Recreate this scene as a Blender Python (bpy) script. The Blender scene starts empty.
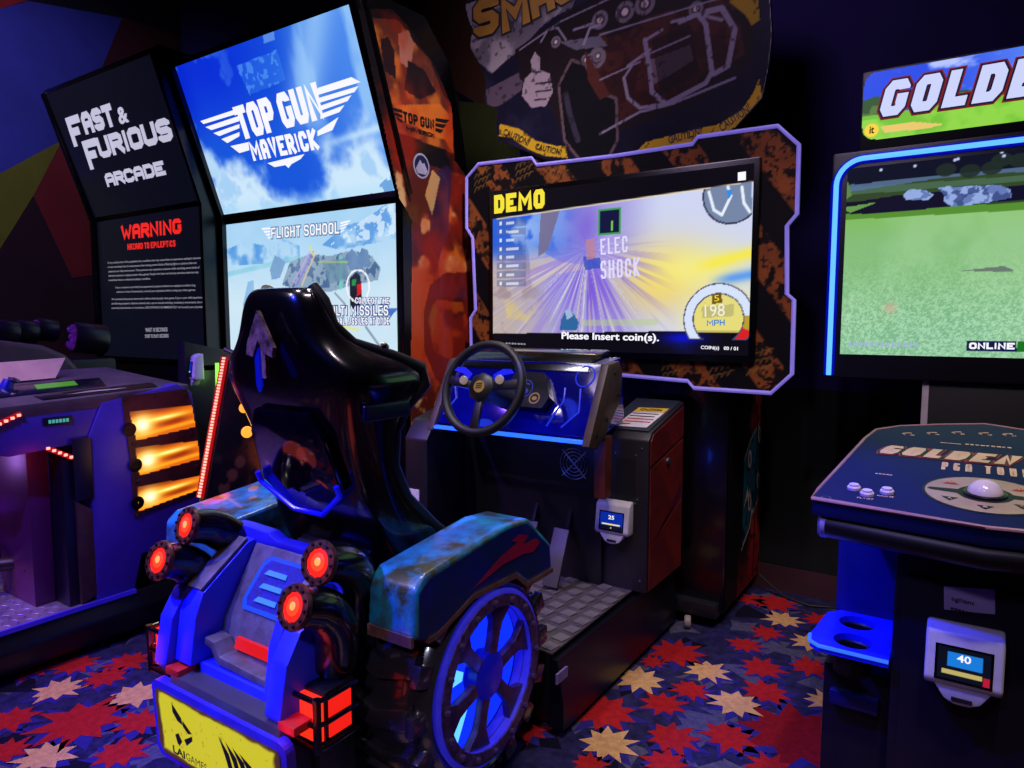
import bpy, bmesh, math, random
import numpy as np
from mathutils import Vector, Matrix
random.seed(7)
scene = bpy.context.scene
COL = scene.collection

# ------------------------------------------------------------------ camera
CAM_H, FPX = 1.4, 690.0
PITCH, YAW = math.atan(62 / 690), math.radians(33.6)
cam_data = bpy.data.cameras.new('camera')
cam = bpy.data.objects.new('camera', cam_data)
COL.objects.link(cam)
cam.location = (0, 0, CAM_H)
cam.rotation_euler = (math.pi / 2 - PITCH, 0, YAW)
cam_data.sensor_width = 36
cam_data.lens = 36 * FPX / 1024
cam_data.clip_start = .02
scene.camera = cam

# ------------------------------------------------------------------ world, exposure
world = bpy.data.worlds.new('world')
scene.world = world
world.use_nodes = True
wb = world.node_tree.nodes['Background']
wb.inputs['Color'].default_value = (.16, .10, .62, 1)
wb.inputs['Strength'].default_value = .075
vs = scene.view_settings
vs.view_transform = 'Standard'
vs.look = 'None'
vs.exposure = 0.0
vs.gamma = 1
vs.use_curve_mapping = False

# ------------------------------------------------------------------ ceiling spot lamps of the arcade and added fill spots
def spot(name, loc, target, color, power, size=60, blend=.8, radius=.08):
    d = bpy.data.lights.new(name, 'SPOT')
    d.color = color
    d.energy = power
    d.spot_size = math.radians(size)
    d.spot_blend = blend
    d.shadow_soft_size = radius
    o = bpy.data.objects.new(name, d)
    COL.objects.link(o)
    o.location = loc
    o.rotation_euler = (Vector(target) - Vector(loc)).to_track_quat('-Z', 'Y').to_euler()
    return o
def glow(name, loc, color, power, radius=.03):
    d = bpy.data.lights.new(name, 'POINT')
    d.color = color
    d.energy = power
    d.shadow_soft_size = max(radius, .07)
    o = bpy.data.objects.new(name, d)
    COL.objects.link(o)
    o.location = loc
    return o
spot('ceiling_spot_aisle', (-.5, 1.0, 4.2), (-.65, 2.6, 0), (1, .80, .95), 125, 60)
spot('ceiling_spot_entry', (-3.0, -1.0, 4.2), (-2.4, 1.1, 0), (1, .80, .86), 420, 50)
spot('ceiling_spot_seats', (-2.1, 1.0, 4.2), (-1.5, 1.6, .7), (.80, .76, .95), 270, 46, 1, .3)
spot('ceiling_spot_blue', (-2.3, -1.5, 3.9), (-1.6, 1.0, .55), (.01, .03, 1), 1500, 30)
spot('ceiling_spot_violet', (-4.6, -.8, 4.1), (-3.4, 1.3, .7), (.22, .08, 1), 800, 50)
spot('fill_spot_cockpit', (-1.3, -1.2, 3.9), (-3.06, 1.5, .75), (.16, .10, 1), 650, 30)  # added blue spot to brighten the cockpit's right-hand faces
spot('ceiling_spot_rear', (-2.35, 3.15, 4.3), (-1.4, 1.4, 1.0), (1, .82, .66), 150, 44, 1, .3)
spot('fill_wash_back', (-1.5, .3, 4.3), (-1.3, 3.3, 2.5), (.80, .62, 1), 230, 62, 1, .6)  # unseen washer, added so the back wall and topper show
spot('fill_wash_left', (-3.9, .2, 4.3), (-6.0, 2.4, 2.3), (.66, .62, 1), 420, 70, 1, .2)  # added to bring up the mural on the left wall
spot('fill_spot_front', (-.6, -1.2, 3.6), (.05, 1.9, .5), (.62, .5, 1), 120, 34, 1, .15)  # added fill from behind the camera for the golf console front
spot('fill_spot_deck', (-.9, .9, 4.2), (-1.25, 2.4, .4), (.95, .85, 1), 75, 26, 1, .1)  # extra spot put in to brighten the deck plate
spot('fill_spot_side', (-.55, 1.5, 4.2), (-2.35, 2.9, 1.7), (1, .90, .92), 520, 40, 1, .1)  # added lamp that lights the flight cabinet's side art
spot('fill_spot_rear', (.2, -1.6, 2.9), (-1.2, 1.2, .4), (.72, .68, 1), 170, 20, 1, .12)  # unseen lamp behind the camera, added for glints on tyre and exhaust
spot('ceiling_spot_golf', (.3, .5, 4.2), (.0, 2.0, .95), (1, .84, .80), 260, 50)
spot('ceiling_spot_golf_blue', (-1.7, .5, 3.6), (-.30, 1.9, .85), (.01, .02, 1), 900, 16, 1)
spot('fill_spot_tower', (.9, 1.6, 4.2), (-.88, 3.35, .7), (1, .80, .85), 190, 22, 1)  # spot added to lift the tower's red side art

# ------------------------------------------------------------------ measuring helper: a picture point onto a plane of the place
_cp, _sp, _cy, _sy = math.cos(PITCH), math.sin(PITCH), math.cos(YAW), math.sin(YAW)
def ray(u, v):
    x = (u - 512) / FPX
    y = -(v - 384) / FPX
    fw = _cp + y * _sp
    return Vector((x * _cy - fw * _sy, x * _sy + fw * _cy, y * _cp - _sp))
def at(u, v, X=None, Y=None, Z=None):
    r = ray(u, v)
    t = X / r.x if X is not None else Y / r.y if Y is not None else (Z - CAM_H) / r.z
    return Vector((r.x * t, r.y * t, CAM_H + r.z * t))

# ------------------------------------------------------------------ materials
def lin(c):
    return tuple(((x / 12.92) if x <= .04045 else ((x + .055) / 1.055) ** 2.4) for x in c)
MATS = {}
def mat(name, col, rough=.5, metal=0, wear=None, wscale=8, wamt=.5, bump=0, bscale=60, coat=0, emit=None, estr=0, spec=.5):
    """node material: base colour (sRGB) broken up by noise wear, optional bump, coat or glow"""
    if name in MATS:
        return MATS[name]
    m = bpy.data.materials.new(name)
    m.use_nodes = True
    nt = m.node_tree
    b = nt.nodes['Principled BSDF']
    tc = nt.nodes.new('ShaderNodeTexCoord')
    nz = nt.nodes.new('ShaderNodeTexNoise')
    nz.inputs['Scale'].default_value = wscale
    nz.inputs['Detail'].default_value = 6
    nz.inputs['Roughness'].default_value = .65
    nt.links.new(tc.outputs['Object'], nz.inputs['Vector'])
    rp = nt.nodes.new('ShaderNodeValToRGB')
    c1 = lin(col)
    c2 = lin(wear) if wear else tuple(x * .8 for x in c1)
    rp.color_ramp.elements[0].position = max(0, .5 - .12 + (.5 - wamt) * .4)
    rp.color_ramp.elements[1].position = min(1, .5 + .12 + (.5 - wamt) * .4)
    rp.color_ramp.elements[0].color = (*c1, 1)
    rp.color_ramp.elements[1].color = (*c2, 1)
    nt.links.new(nz.outputs['Fac'], rp.inputs['Fac'])
    nt.links.new(rp.outputs['Color'], b.inputs['Base Color'])
    b.inputs['Roughness'].default_value = rough
    b.inputs['Metallic'].default_value = metal
    b.inputs['Coat Weight'].default_value = coat
    b.inputs['Coat Roughness'].default_value = .06
    b.inputs['Specular IOR Level'].default_value = spec
    if bump:
        n2 = nt.nodes.new('ShaderNodeTexNoise')
        n2.inputs['Scale'].default_value = bscale
        n2.inputs['Detail'].default_value = 3
        nt.links.new(tc.outputs['Object'], n2.inputs['Vector'])
        bp = nt.nodes.new('ShaderNodeBump')
        bp.inputs['Strength'].default_value = bump
        bp.inputs['Distance'].default_value = .01
        nt.links.new(n2.outputs['Fac'], bp.inputs['Height'])
        nt.links.new(bp.outputs['Normal'], b.inputs['Normal'])
    if emit:
        b.inputs['Emission Color'].default_value = (*lin(emit), 1)
        b.inputs['Emission Strength'].default_value = estr
    MATS[name] = m
    return m
def printmat(name, lit=0, rough=.45, coat=0, spec=.5):
    """flat print: the ink colour is a point attribute of the printed sheet; a screen gives it off as light"""
    if name in MATS:
        return MATS[name]
    m = bpy.data.materials.new(name)
    m.use_nodes = True
    nt = m.node_tree
    b = nt.nodes['Principled BSDF']
    a = nt.nodes.new('ShaderNodeAttribute')
    a.attribute_name = 'ink'
    if lit:
        b.inputs['Base Color'].default_value = (.004, .004, .005, 1)
        nt.links.new(a.outputs['Color'], b.inputs['Emission Color'])
        b.inputs['Emission Strength'].default_value = lit
    else:
        nt.links.new(a.outputs['Color'], b.inputs['Base Color'])
    b.inputs['Roughness'].default_value = rough
    b.inputs['Specular IOR Level'].default_value = spec
    b.inputs['Coat Weight'].default_value = coat
    MATS[name] = m
    return m

# ------------------------------------------------------------------ objects
ORG = {}
def thing(name, label, cat, loc, group=None):
    o = bpy.data.objects.new(name, None)
    o.empty_display_size = .1
    COL.objects.link(o)
    o.location = loc
    o['label'] = label
    o['category'] = cat
    if group:
        o['group'] = group
    ORG[o] = Vector(loc)
    return o
def put(name, verts, faces, m, parent=None, smooth=None, label=None, kind=None, bevel=0, bseg=2, sub=0):
    vs_ = [Vector(v) for v in verts]
    lo = Vector([min(v[i] for v in vs_) for i in range(3)])
    hi = Vector([max(v[i] for v in vs_) for i in range(3)])
    c = (lo + hi) / 2
    me = bpy.data.meshes.new(name)
    me.from_pydata([v - c for v in vs_], [], faces)
    bm = bmesh.new()
    bm.from_mesh(me)
    if smooth != 'flat2d':
        bmesh.ops.recalc_face_normals(bm, faces=bm.faces)
    if bevel:
        es = [e for e in bm.edges if len(e.link_faces) == 2 and e.calc_face_angle(0) > .35]
        bmesh.ops.bevel(bm, geom=es, offset=bevel, segments=bseg, profile=.6, affect='EDGES', clamp_overlap=True)
    bm.to_mesh(me)
    bm.free()
    if smooth != 'flat2d' and smooth is not False:
        for p in me.polygons:
            p.use_smooth = True
        me.set_sharp_from_angle(angle=math.radians(smooth or 38))
    me.materials.append(m)
    o = bpy.data.objects.new(name, me)
    COL.objects.link(o)
    ORG[o] = c
    if parent:
        o.parent = parent
        o.location = c - ORG[parent]
    else:
        o.location = c
    if label:
        o['label'] = label
    if kind:
        o['kind'] = kind
    if sub:
        md = o.modifiers.new('subsurf', 'SUBSURF')
        md.levels = md.render_levels = sub
    return o
def copy_piece(o, delta, parent=None, name=None):
    """another piece alike, sharing the mesh, moved by delta"""
    c = o.copy()
    COL.objects.link(c)
    p = parent or o.parent
    c.parent = p
    ORG[c] = ORG[o] + Vector(delta)
    c.location = ORG[c] - (ORG[p] if p else Vector())
    return c

class Mb:
    """collects verts and faces of one part"""
    def __init__(s):
        s.v, s.f = [], []
    def add(s, v, f):
        n = len(s.v)
        s.v += [Vector(x) for x in v]
        s.f += [tuple(i + n for i in q) for q in f]
        return s
    def box(s, x0, x1, y0, y1, z0, z1):
        v = [(x, y, z) for z in (z0, z1) for y in (y0, y1) for x in (x0, x1)]
        return s.add(v, [(0, 2, 3, 1), (4, 5, 7, 6), (0, 1, 5, 4), (2, 6, 7, 3), (0, 4, 6, 2), (1, 3, 7, 5)])
    def obox(s, c, ax, ay, az):
        """box about c with half-extent vectors"""
        c, ax, ay, az = map(Vector, (c, ax, ay, az))
        v = [c + ax * i + ay * j + az * k for k in (-1, 1) for j in (-1, 1) for i in (-1, 1)]
        return s.add(v, [(0, 2, 3, 1), (4, 5, 7, 6), (0, 1, 5, 4), (2, 6, 7, 3), (0, 4, 6, 2), (1, 3, 7, 5)])
    def slab(s, pts, d):
        """polygon of 3D points thickened by vector d"""
        n = len(pts)
        d = Vector(d)
        v = [Vector(p) for p in pts] + [Vector(p) + d for p in pts]
        f = [tuple(range(n)), tuple(range(2 * n - 1, n - 1, -1))]
        f += [(i, (i + 1) % n, n + (i + 1) % n, n + i) for i in range(n)]
        return s.add(v, f)
    def yz(s, prof, x0, x1):
        return s.slab([(x0, y, z) for y, z in prof], (x1 - x0, 0, 0))
    def xz(s, prof, y0, y1):
        return s.slab([(x, y0, z) for x, z in prof], (0, y1 - y0, 0))
    def xy(s, prof, z0, z1):
        return s.slab([(x, y, z0) for x, y in prof], (0, 0, z1 - z0))
    def tube(s, path, r, n=12, closed=False):
        path = [Vector(p) for p in path]
        m = len(path)
        rs = r if isinstance(r, (list, tuple)) else [r] * m
        vv, ff = [], []
        prev = None
        for i in range(m):
            a = path[(i - 1) % m] if (closed or i > 0) else path[i]
            b = path[(i + 1) % m] if (closed or i < m - 1) else path[i]
            t = (b - a).normalized()
            if prev is None:
                up = Vector((0, 0, 1)) if abs(t.z) < .9 else Vector((1, 0, 0))
                x = t.cross(up).normalized()
            else:
                x = (prev - t * prev.dot(t)).normalized()
            y = t.cross(x)
            prev = x
            for k in range(n):
                an = 2 * math.pi * k / n
                vv.append(path[i] + (x * math.cos(an) + y * math.sin(an)) * rs[i])
        for i in range(m if closed else m - 1):
            j = (i + 1) % m
            for k in range(n):
                ff.append((i * n + k, i * n + (k + 1) % n, j * n + (k + 1) % n, j * n + k))
        if not closed:
            ff.append(tuple(range(n - 1, -1, -1)))
            ff.append(tuple(range((m - 1) * n, m * n)))
        return s.add(vv, ff)
    def lathe(s, prof, o, d, n=24, ref=None, cap=True):
        """revolve (radius, height) profile about axis d through o"""
        o, d = Vector(o), Vector(d).normalized()
        ref = Vector(ref) if ref else (Vector((0, 0, 1)) if abs(d.z) < .9 else Vector((1, 0, 0)))
        x = d.cross(ref).normalized()
        y = d.cross(x)
        m = len(prof)
        vv = [o + d * h + (x * math.cos(2 * math.pi * k / n) + y * math.sin(2 * math.pi * k / n)) * r for r, h in prof for k in range(n)]
        ff = [(i * n + k, i * n + (k + 1) % n, (i + 1) * n + (k + 1) % n, (i + 1) * n + k) for i in range(m - 1) for k in range(n)]
        if cap and prof[0] != prof[-1]:
            if prof[0][0] > 1e-6:
                ff.append(tuple(range(n - 1, -1, -1)))
            if prof[-1][0] > 1e-6:
                ff.append(tuple(range((m - 1) * n, m * n)))
        return s.add(vv, ff)
    def put(s, name, m, parent=None, **k):
        return put(name, s.v, s.f, m, parent, **k)
def rrect(w, h, r, n=5):
    """rounded rectangle outline, centre 0"""
    out = []
    for cx, cy, a in ((w / 2 - r, h / 2 - r, 0), (-w / 2 + r, h / 2 - r, 90), (-w / 2 + r, -h / 2 + r, 180), (w / 2 - r, -h / 2 + r, 270)):
        for k in range(n + 1):
            t = math.radians(a + 90 * k / n)
            out.append((cx + r * math.cos(t), cy + r * math.sin(t)))
    return out

# ------------------------------------------------------------------ flat prints and screens
def fbm(S, T, sc, seed=0, octs=4):
    rng = np.random.RandomState(seed)
    L = rng.rand(64, 64)
    out = np.zeros_like(S)
    amp, tot = 1, 0
    for o in range(octs):
        x, y = S * sc + 17.3 * o, T * sc + 5.1 * o
        xi, yi = np.floor(x).astype(int), np.floor(y).astype(int)
        fx, fy = x - xi, y - yi
        fx, fy = fx * fx * (3 - 2 * fx), fy * fy * (3 - 2 * fy)
        g = lambda a, b: L[a % 64, b % 64]
        out += amp * ((g(xi, yi) * (1 - fx) + g(xi + 1, yi) * fx) * (1 - fy) + (g(xi, yi + 1) * (1 - fx) + g(xi + 1, yi + 1) * fx) * fy)
        tot += amp
        amp *= .5
        sc *= 2
    return out / tot
def sstep(x, a, b):
    t = np.clip((x - a) / (b - a), 0, 1)
    return t * t * (3 - 2 * t)
class Panel:
    """a flat rectangle of the place: corner, two unit directions, width, height in metres"""
    def __init__(s, O, ux, uy, w, h):
        s.O, s.ux, s.uy, s.w, s.h = Vector(O), Vector(ux).normalized(), Vector(uy).normalized(), w, h
        s.n = s.ux.cross(s.uy)
    def st(s, u, v):
        r = ray(u, v)
        c = Vector((0, 0, CAM_H))
        t = (s.O - c).dot(s.n) / r.dot(s.n)
        p = c + r * t - s.O
        return (p.dot(s.ux), p.dot(s.uy))
    def sts(s, pts):
        return [s.st(u, v) for u, v in pts]
    def p(s, a, b, e=0):
        return s.O + s.ux * a + s.uy * b + s.n * e
    def shape(s, name, pts, m, parent, e=.002, th=0, **k):
        P = [s.p(a, b, e) for a, b in pts]
        if th:
            return Mb().slab(P, s.n * th).put(name, m, parent, smooth=False, **k)
        return put(name, P, [tuple(range(len(P)))], m, parent, smooth='flat2d', **k)
    def text(s, string, a, b, hgt, m, parent, e=.003, bold=.02, shear=0, name='lettering', align=None, label=None, xs=1):
        """lettering from panel point a to b (baseline), cap height hgt (m)"""
        key = (string, bold, shear)
        cu = bpy.data.curves.new('t', 'FONT')
        cu.body = string
        cu.offset = min(bold, .012)
        cu.shear = shear
        cu.resolution_u = 3
        cu.size = 1
        to = bpy.data.objects.new('t', cu)
        COL.objects.link(to)
        dg = bpy.context.evaluated_depsgraph_get()
        me = bpy.data.meshes.new_from_object(to.evaluated_get(dg))
        vv = [v.co.copy() for v in me.vertices]
        ff = [tuple(p.vertices) for p in me.polygons]
        bpy.data.objects.remove(to)
        bpy.data.curves.remove(cu)
        bpy.data.meshes.remove(me)
        x0, x1 = min(v.x for v in vv), max(v.x for v in vv)
        y0, y1 = min(v.y for v in vv), max(v.y for v in vv)
        fat = max(0, bold - .012)
        if fat:                                     # heavier strokes: the outline struck again to either side
            n0, base_v, base_f = len(vv), list(vv), list(ff)
            for k, (dx, dy) in enumerate(((fat, 0), (-fat, 0), (fat * .6, fat * .6), (-fat * .6, -fat * .6)), 1):
                vv += [v + Vector((dx, dy, k * 1.5e-4)) for v in base_v]
                ff += [tuple(i + n0 * k for i in f) for f in base_f]
        a, b = Vector(a), Vector(b)
        d = b - a
        up = Vector((-d.y, d.x)).normalized()
        P = []
        for v in vv:
            q = a + d * ((v.x - x0) / (x1 - x0)) + up * (hgt * (v.y - y0) / (y1 - y0))
            P.append(s.p(q.x, q.y, e + v.z))
        return put(name, P, ff, m, parent, smooth='flat2d', label=label)
    def pxtext(s, string, a, b, c, m, parent, **k):
        """baseline from picture point a to b, cap height reaching c above a"""
        A, B, C_ = Vector(s.st(*a)), Vector(s.st(*b)), Vector(s.st(*c))
        return s.text(string, A, B, (C_ - A).length, m, parent, **k)
class Sheet:
    """printed sheet: a grid of points whose ink colours are computed"""
    def __init__(s, P, res):
        s.P = P
        s.nx, s.ny = max(2, int(P.w / res)), max(2, int(P.h / res))
        s.S, s.T = np.meshgrid(np.linspace(0, P.w, s.nx + 1), np.linspace(0, P.h, s.ny + 1))
        s.C = np.zeros(s.S.shape + (3,))
        s.res = res
    def mix(s, m, col, a=1):
        m = (np.clip(m, 0, 1) * a)[..., None]
        s.C = s.C * (1 - m) + np.asarray(col) * m
    def inside(s, pts):
        x, y = s.S, s.T
        r = np.zeros(x.shape, bool)
        n = len(pts)
        for i in range(n):
            x0, y0 = pts[i]
            x1, y1 = pts[(i + 1) % n]
            if y0 == y1:
                continue
            c = ((y0 > y) != (y1 > y)) & (x < (x1 - x0) * (y - y0) / (y1 - y0) + x0)
            r ^= c
        return r
    def poly(s, pts, col, a=1):
        s.mix(s.inside(pts).astype(float), col, a)
    def pxpoly(s, pts, col, a=1):
        s.poly(s.P.sts(pts), col, a)
    def line(s, pts, w, col, a=1, closed=False):
        d = np.full(s.S.shape, 9.)
        m = len(pts)
        for i in range(m if closed else m - 1):
            (x0, y0), (x1, y1) = pts[i], pts[(i + 1) % m]
            L = (x1 - x0) ** 2 + (y1 - y0) ** 2 + 1e-12
            t = np.clip(((s.S - x0) * (x1 - x0) + (s.T - y0) * (y1 - y0)) / L, 0, 1)
            d = np.minimum(d, np.hypot(s.S - x0 - t * (x1 - x0), s.T - y0 - t * (y1 - y0)))
        s.mix(1 - sstep(d, w / 2 - s.res * .5, w / 2 + s.res * .5), col, a)
    def pxline(s, pts, w, col, a=1, closed=False):
        s.line(s.P.sts(pts), w, col, a, closed)
    def disc(s, c, r, col, a=1, soft=0, ry=None):
        d = np.hypot((s.S - c[0]) / r, (s.T - c[1]) / (ry or r))
        e = soft or s.res / r
        s.mix(1 - sstep(d, 1 - e, 1 + e * .2), col, a)
    def fb(s, sc, seed=0, octs=4, sx=1, sy=1):
        return fbm(s.S * sx, s.T * sy, sc, seed, octs)
    def bake(s, name, m, parent, e=.001, mask=None, label=None):
        nx, ny = s.nx, s.ny
        idx = np.arange((nx + 1) * (ny + 1)).reshape(ny + 1, nx + 1)
        q = np.stack([idx[:-1, :-1], idx[:-1, 1:], idx[1:, 1:], idx[1:, :-1]], -1).reshape(-1, 4)
        if mask is not None:
            keep = s.inside(mask)
            kq = keep[:-1, :-1] & keep[1:, 1:] & keep[:-1, 1:] & keep[1:, :-1]
            q = q[kq.reshape(-1)]
        used = np.unique(q)
        re = np.full(idx.size, -1)
        re[used] = np.arange(len(used))
        P = s.P
        ctr = P.p(P.w / 2, P.h / 2, e)
        O = np.array(P.O + P.n * e - ctr)
        co = O + s.S.reshape(-1, 1) * np.array(P.ux) + s.T.reshape(-1, 1) * np.array(P.uy)
        me = bpy.data.meshes.new(name)
        me.from_pydata(co[used].tolist(), [], re[q].tolist())
        c = np.clip(s.C.reshape(-1, 3)[used], 0, 1.2)
        c = np.where(c <= .04045, c / 12.92, ((c + .055) / 1.055) ** 2.4)
        at_ = me.attributes.new('ink', 'FLOAT_COLOR', 'POINT')
        at_.data.foreach_set('color', np.concatenate([c, np.ones((len(c), 1))], 1).astype(np.float32).ravel())
        me.materials.append(m)
        o = bpy.data.objects.new(name, me)
        COL.objects.link(o)
        ORG[o] = ctr
        o.parent = parent
        o.location = ctr - ORG[parent]
        if label:
            o['label'] = label
        return o

# ---- block lettering: glyphs drawn as broad mitred strokes
GLY = {
    'A': [[(0, 0), (0, .78), (.22, 1), (.78, 1), (1, .78), (1, 0)], [(0, .40), (1, .40)]],
    'C': [[(1, .66), (1, .84), (.8, 1), (.2, 1), (0, .84), (0, .16), (.2, 0), (.8, 0), (1, .16), (1, .34)]],
    'D': [[(0, 0), (0, 1), (.75, 1), (1, .8), (1, .2), (.75, 0), 'c']],
    'E': [[(1, 1), (0, 1), (0, 0), (1, 0)], [(0, .5), (.85, .5)]],
    'F': [[(1, 1), (0, 1), (0, 0)], [(0, .48), (.85, .48)]],
    'G': [[(1, .80), (1, .84), (.8, 1), (.2, 1), (0, .84), (0, .16), (.2, 0), (.8, 0), (1, .16), (1, .46), (.6, .46)]],
    'H': [[(0, 0), (0, 1)], [(1, 0), (1, 1)], [(0, .5), (1, .5)]],
    'I': [[(.5, 0), (.5, 1)]],
    'K': [[(0, 0), (0, 1)], [(1, 1), (.12, .5), (1, 0)]],
    'L': [[(0, 1), (0, 0), (1, 0)]],
    'M': [[(0, 0), (0, 1), (.5, .38), (1, 1), (1, 0)]],
    'N': [[(0, 0), (0, 1), (1, 0), (1, 1)]],
    'O': [[(.2, 1), (.8, 1), (1, .84), (1, .16), (.8, 0), (.2, 0), (0, .16), (0, .84), 'c']],
    'P': [[(0, 0), (0, 1), (.8, 1), (1, .86), (1, .58), (.8, .44), (0, .44)]],
    'R': [[(0, 0), (0, 1), (.8, 1), (1, .86), (1, .60), (.8, .46), (0, .46)], [(.5, .46), (1, 0)]],
    'S': [[(1, .80), (1, .86), (.8, 1), (.2, 1), (0, .86), (0, .64), (.2, .5), (.8, .5), (1, .36), (1, .14), (.8, 0), (.2, 0), (0, .14), (0, .20)]],
    'T': [[(0, 1), (1, 1)], [(.5, 1), (.5, 0)]],
    'U': [[(0, 1), (0, .16), (.2, 0), (.8, 0), (1, .16), (1, 1)]],
    'V': [[(0, 1), (.5, 0), (1, 1)]],
    'W': [[(0, 1), (.25, 0), (.5, .62), (.75, 0), (1, 1)]],
    'Z': [[(0, 1), (1, 1), (0, 0), (1, 0)]],
}
def block(P, string, a, b, hgt, m, parent, e=.003, sw=.26, draw=None, gap=.10, shear=0, name='lettering'):
    """block lettering on panel P from point a to b (baseline), height hgt; sw, draw = stroke of layout and of drawing / height"""
    a, b = Vector(a), Vector(b)
    wts = {'I': .36, 'M': 1.3, 'W': 1.35, ' ': .28, 'T': .95, 'L': .88}
    d = b - a
    L = d.length
    d.normalize()
    up = Vector((-d.y, d.x))
    ws = [wts.get(c, 1.0) for c in string]
    g = gap * hgt
    unit = (L - g * (len(string) - 1)) / sum(ws)
    h = sw * hgt / 2
    hd = (draw or sw) * hgt / 2
    V, F_ = [], []
    x = 0
    lay = 0
    for c, w in zip(string, ws):
        W = w * unit
        hx = min(h, W * .31)
        for pl_ in GLY.get(c, []):
            closed = pl_[-1] == 'c'
            raw = [q for q in pl_ if q != 'c']
            pts = [Vector((x + (hx + q[0] * (W - 2 * hx)), h + q[1] * (hgt - 2 * h))) for q in pl_ if q != 'c']
            r = hd * hx / h
            n = len(pts)
            left, right = [], []
            for i in range(n):
                p = pts[i]
                d0 = (p - pts[i - 1]).normalized() if (i > 0 or closed) else None
                d1 = (pts[(i + 1) % n] - p).normalized() if (i < n - 1 or closed) else None
                if d0 is None or d1 is None:
                    dd = d0 or d1
                    nn = Vector((-dd.y, dd.x))
                    edge = raw[i][0] in (0, 1) if abs(dd.x) > abs(dd.y) else raw[i][1] in (0, 1)
                    ext = dd * ((r if d1 is None else -r) if edge else 0)
                    left.append(p + nn * r + ext)
                    right.append(p - nn * r + ext)
                    continue
                n0, n1 = Vector((-d0.y, d0.x)), Vector((-d1.y, d1.x))
                mt_ = n0 + n1
                mt_ = mt_.normalized() if mt_.length > 1e-4 else n0
                k = r / max(.72, mt_.dot(n0))
                left.append(p + mt_ * k)
                right.append(p - mt_ * k)
            base_ = len(V)
            lay += 1
            for q in left + right:
                qx = q.x + shear * q.y
                pt = a + d * qx + up * q.y
                V.append(P.p(pt.x, pt.y, e + (lay % 4) * 1e-4))
            for i in range(n if closed else n - 1):
                j = (i + 1) % n
                F_.append((base_ + i, base_ + n + i, base_ + n + j, base_ + j))
        x += W + g
    return put(name, V, F_, m, parent, smooth='flat2d')
def bars(P, a, b, hgt, m, parent, n=7, e=.003):
    """a line of print too fine to read: short dashes from a to b"""
    a, b = Vector(a), Vector(b)
    rb = random.Random(n)
    V, F_ = [], []
    for k in range(n):
        t0, t1 = k / n, (k + .55 + .3 * rb.random()) / n
        p, q = a.lerp(b, t0), a.lerp(b, t1)
        i = len(V)
        V += [P.p(p.x, p.y, e), P.p(q.x, q.y, e), P.p(q.x, q.y + hgt, e), P.p(p.x, p.y + hgt, e)]
        F_.append((i, i + 1, i + 2, i + 3))
    return put('fine_print', V, F_, m, parent, smooth='flat2d', kind='stuff')
def pxblock(P, string, a, b, c, m, parent, **k):
    A, B, C_ = Vector(P.st(*a)), Vector(P.st(*b)), Vector(P.st(*c))
    return block(P, string, A, B, (C_ - A).length, m, parent, **k)

# shared materials
BLACK = mat('satin_black_laminate', (.055, .055, .075), .42, wear=(.075, .07, .09), wscale=4)
GLOSS = mat('gloss_black', (.030, .022, .024), .22, coat=.7)
GLASS_BLACK = mat('screen_bezel_black', (.015, .015, .025), .25)
METAL = mat('brushed_steel', (.62, .62, .66), .32, metal=.9, wear=(.45, .44, .48), wscale=25)
DARKMETAL = mat('dark_gunmetal', (.16, .15, .18), .4, metal=.6, wear=(.26, .2, .17), wscale=14)
WHITEP = mat('white_plastic', (.80, .78, .80), .35)
PAPER = mat('sticker_paper', (.86, .84, .86), .7)
INK = mat('black_ink', (.05, .045, .06), .6)
def lamp(name, col, s):
    return mat(name, tuple(x * .4 for x in col), .3, emit=col, estr=s)
LIT_WHITE = lamp('screen_white', (.97, .97, 1), 1.0)
LIT_RED = lamp('screen_red', (.95, .16, .14), 1.0)
LIT_GREYTEXT = lamp('screen_grey_text', (.62, .62, .68), .8)
LIT_YELLOW = lamp('screen_yellow', (.93, .86, .22), 1.0)
SCREEN = printmat('lit_screen', 1.0, .2)
PRINT = printmat('printed_vinyl', 0, .6, 0, .12)
PRINT_LIT = printmat('backlit_print', 1.3, .4)
# ================================================================== the room
def struct(o):
    o['kind'] = 'structure'
    return o
XL, YB, XR, YF, ZC = -6.0, 3.7, 2.2, -4.0, 4.6
carpet = mat('carpet_navy', (.16, .15, .30), .95, wear=(.10, .09, .22), wscale=26, bump=.3, bscale=300, spec=.1)
floor = struct(Mb().box(XL - .1, XR + .1, YF - .1, YB + .1, -.1, 0).put('floor', carpet, smooth=False))
wallm = mat('wall_paint_navy', (.12, .075, .30), .85, wear=(.105, .065, .27), wscale=2, spec=.2)
wall_back = struct(Mb().box(XL - .1, XR + .1, YB, YB + .1, 0, ZC).put('wall_back', wallm, smooth=False))
wall_left = struct(Mb().box(XL - .1, XL, YF - .1, YB, 0, ZC).put('wall_left', mat('wall_paint_plum', (.17, .045, .10), .85, wscale=2, spec=.2), smooth=False))
wall_right = struct(Mb().box(XR, XR + .1, YF - .1, YB, 0, ZC).put('wall_right', wallm, smooth=False))
wall_front = struct(Mb().box(XL, XR, YF - .1, YF, 0, ZC).put('wall_front', wallm, smooth=False))
ceiling = struct(Mb().box(XL - .1, XR + .1, YF - .1, YB + .1, ZC, ZC + .1).put('ceiling', mat('ceiling_black', (.05, .05, .08), .9, spec=.1), smooth=False))
baseboard = struct(Mb().box(XL, XR, YB - .015, YB, 0, .13).put('baseboard_back', mat('baseboard_maroon', (.22, .09, .13), .6), smooth=False))

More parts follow.
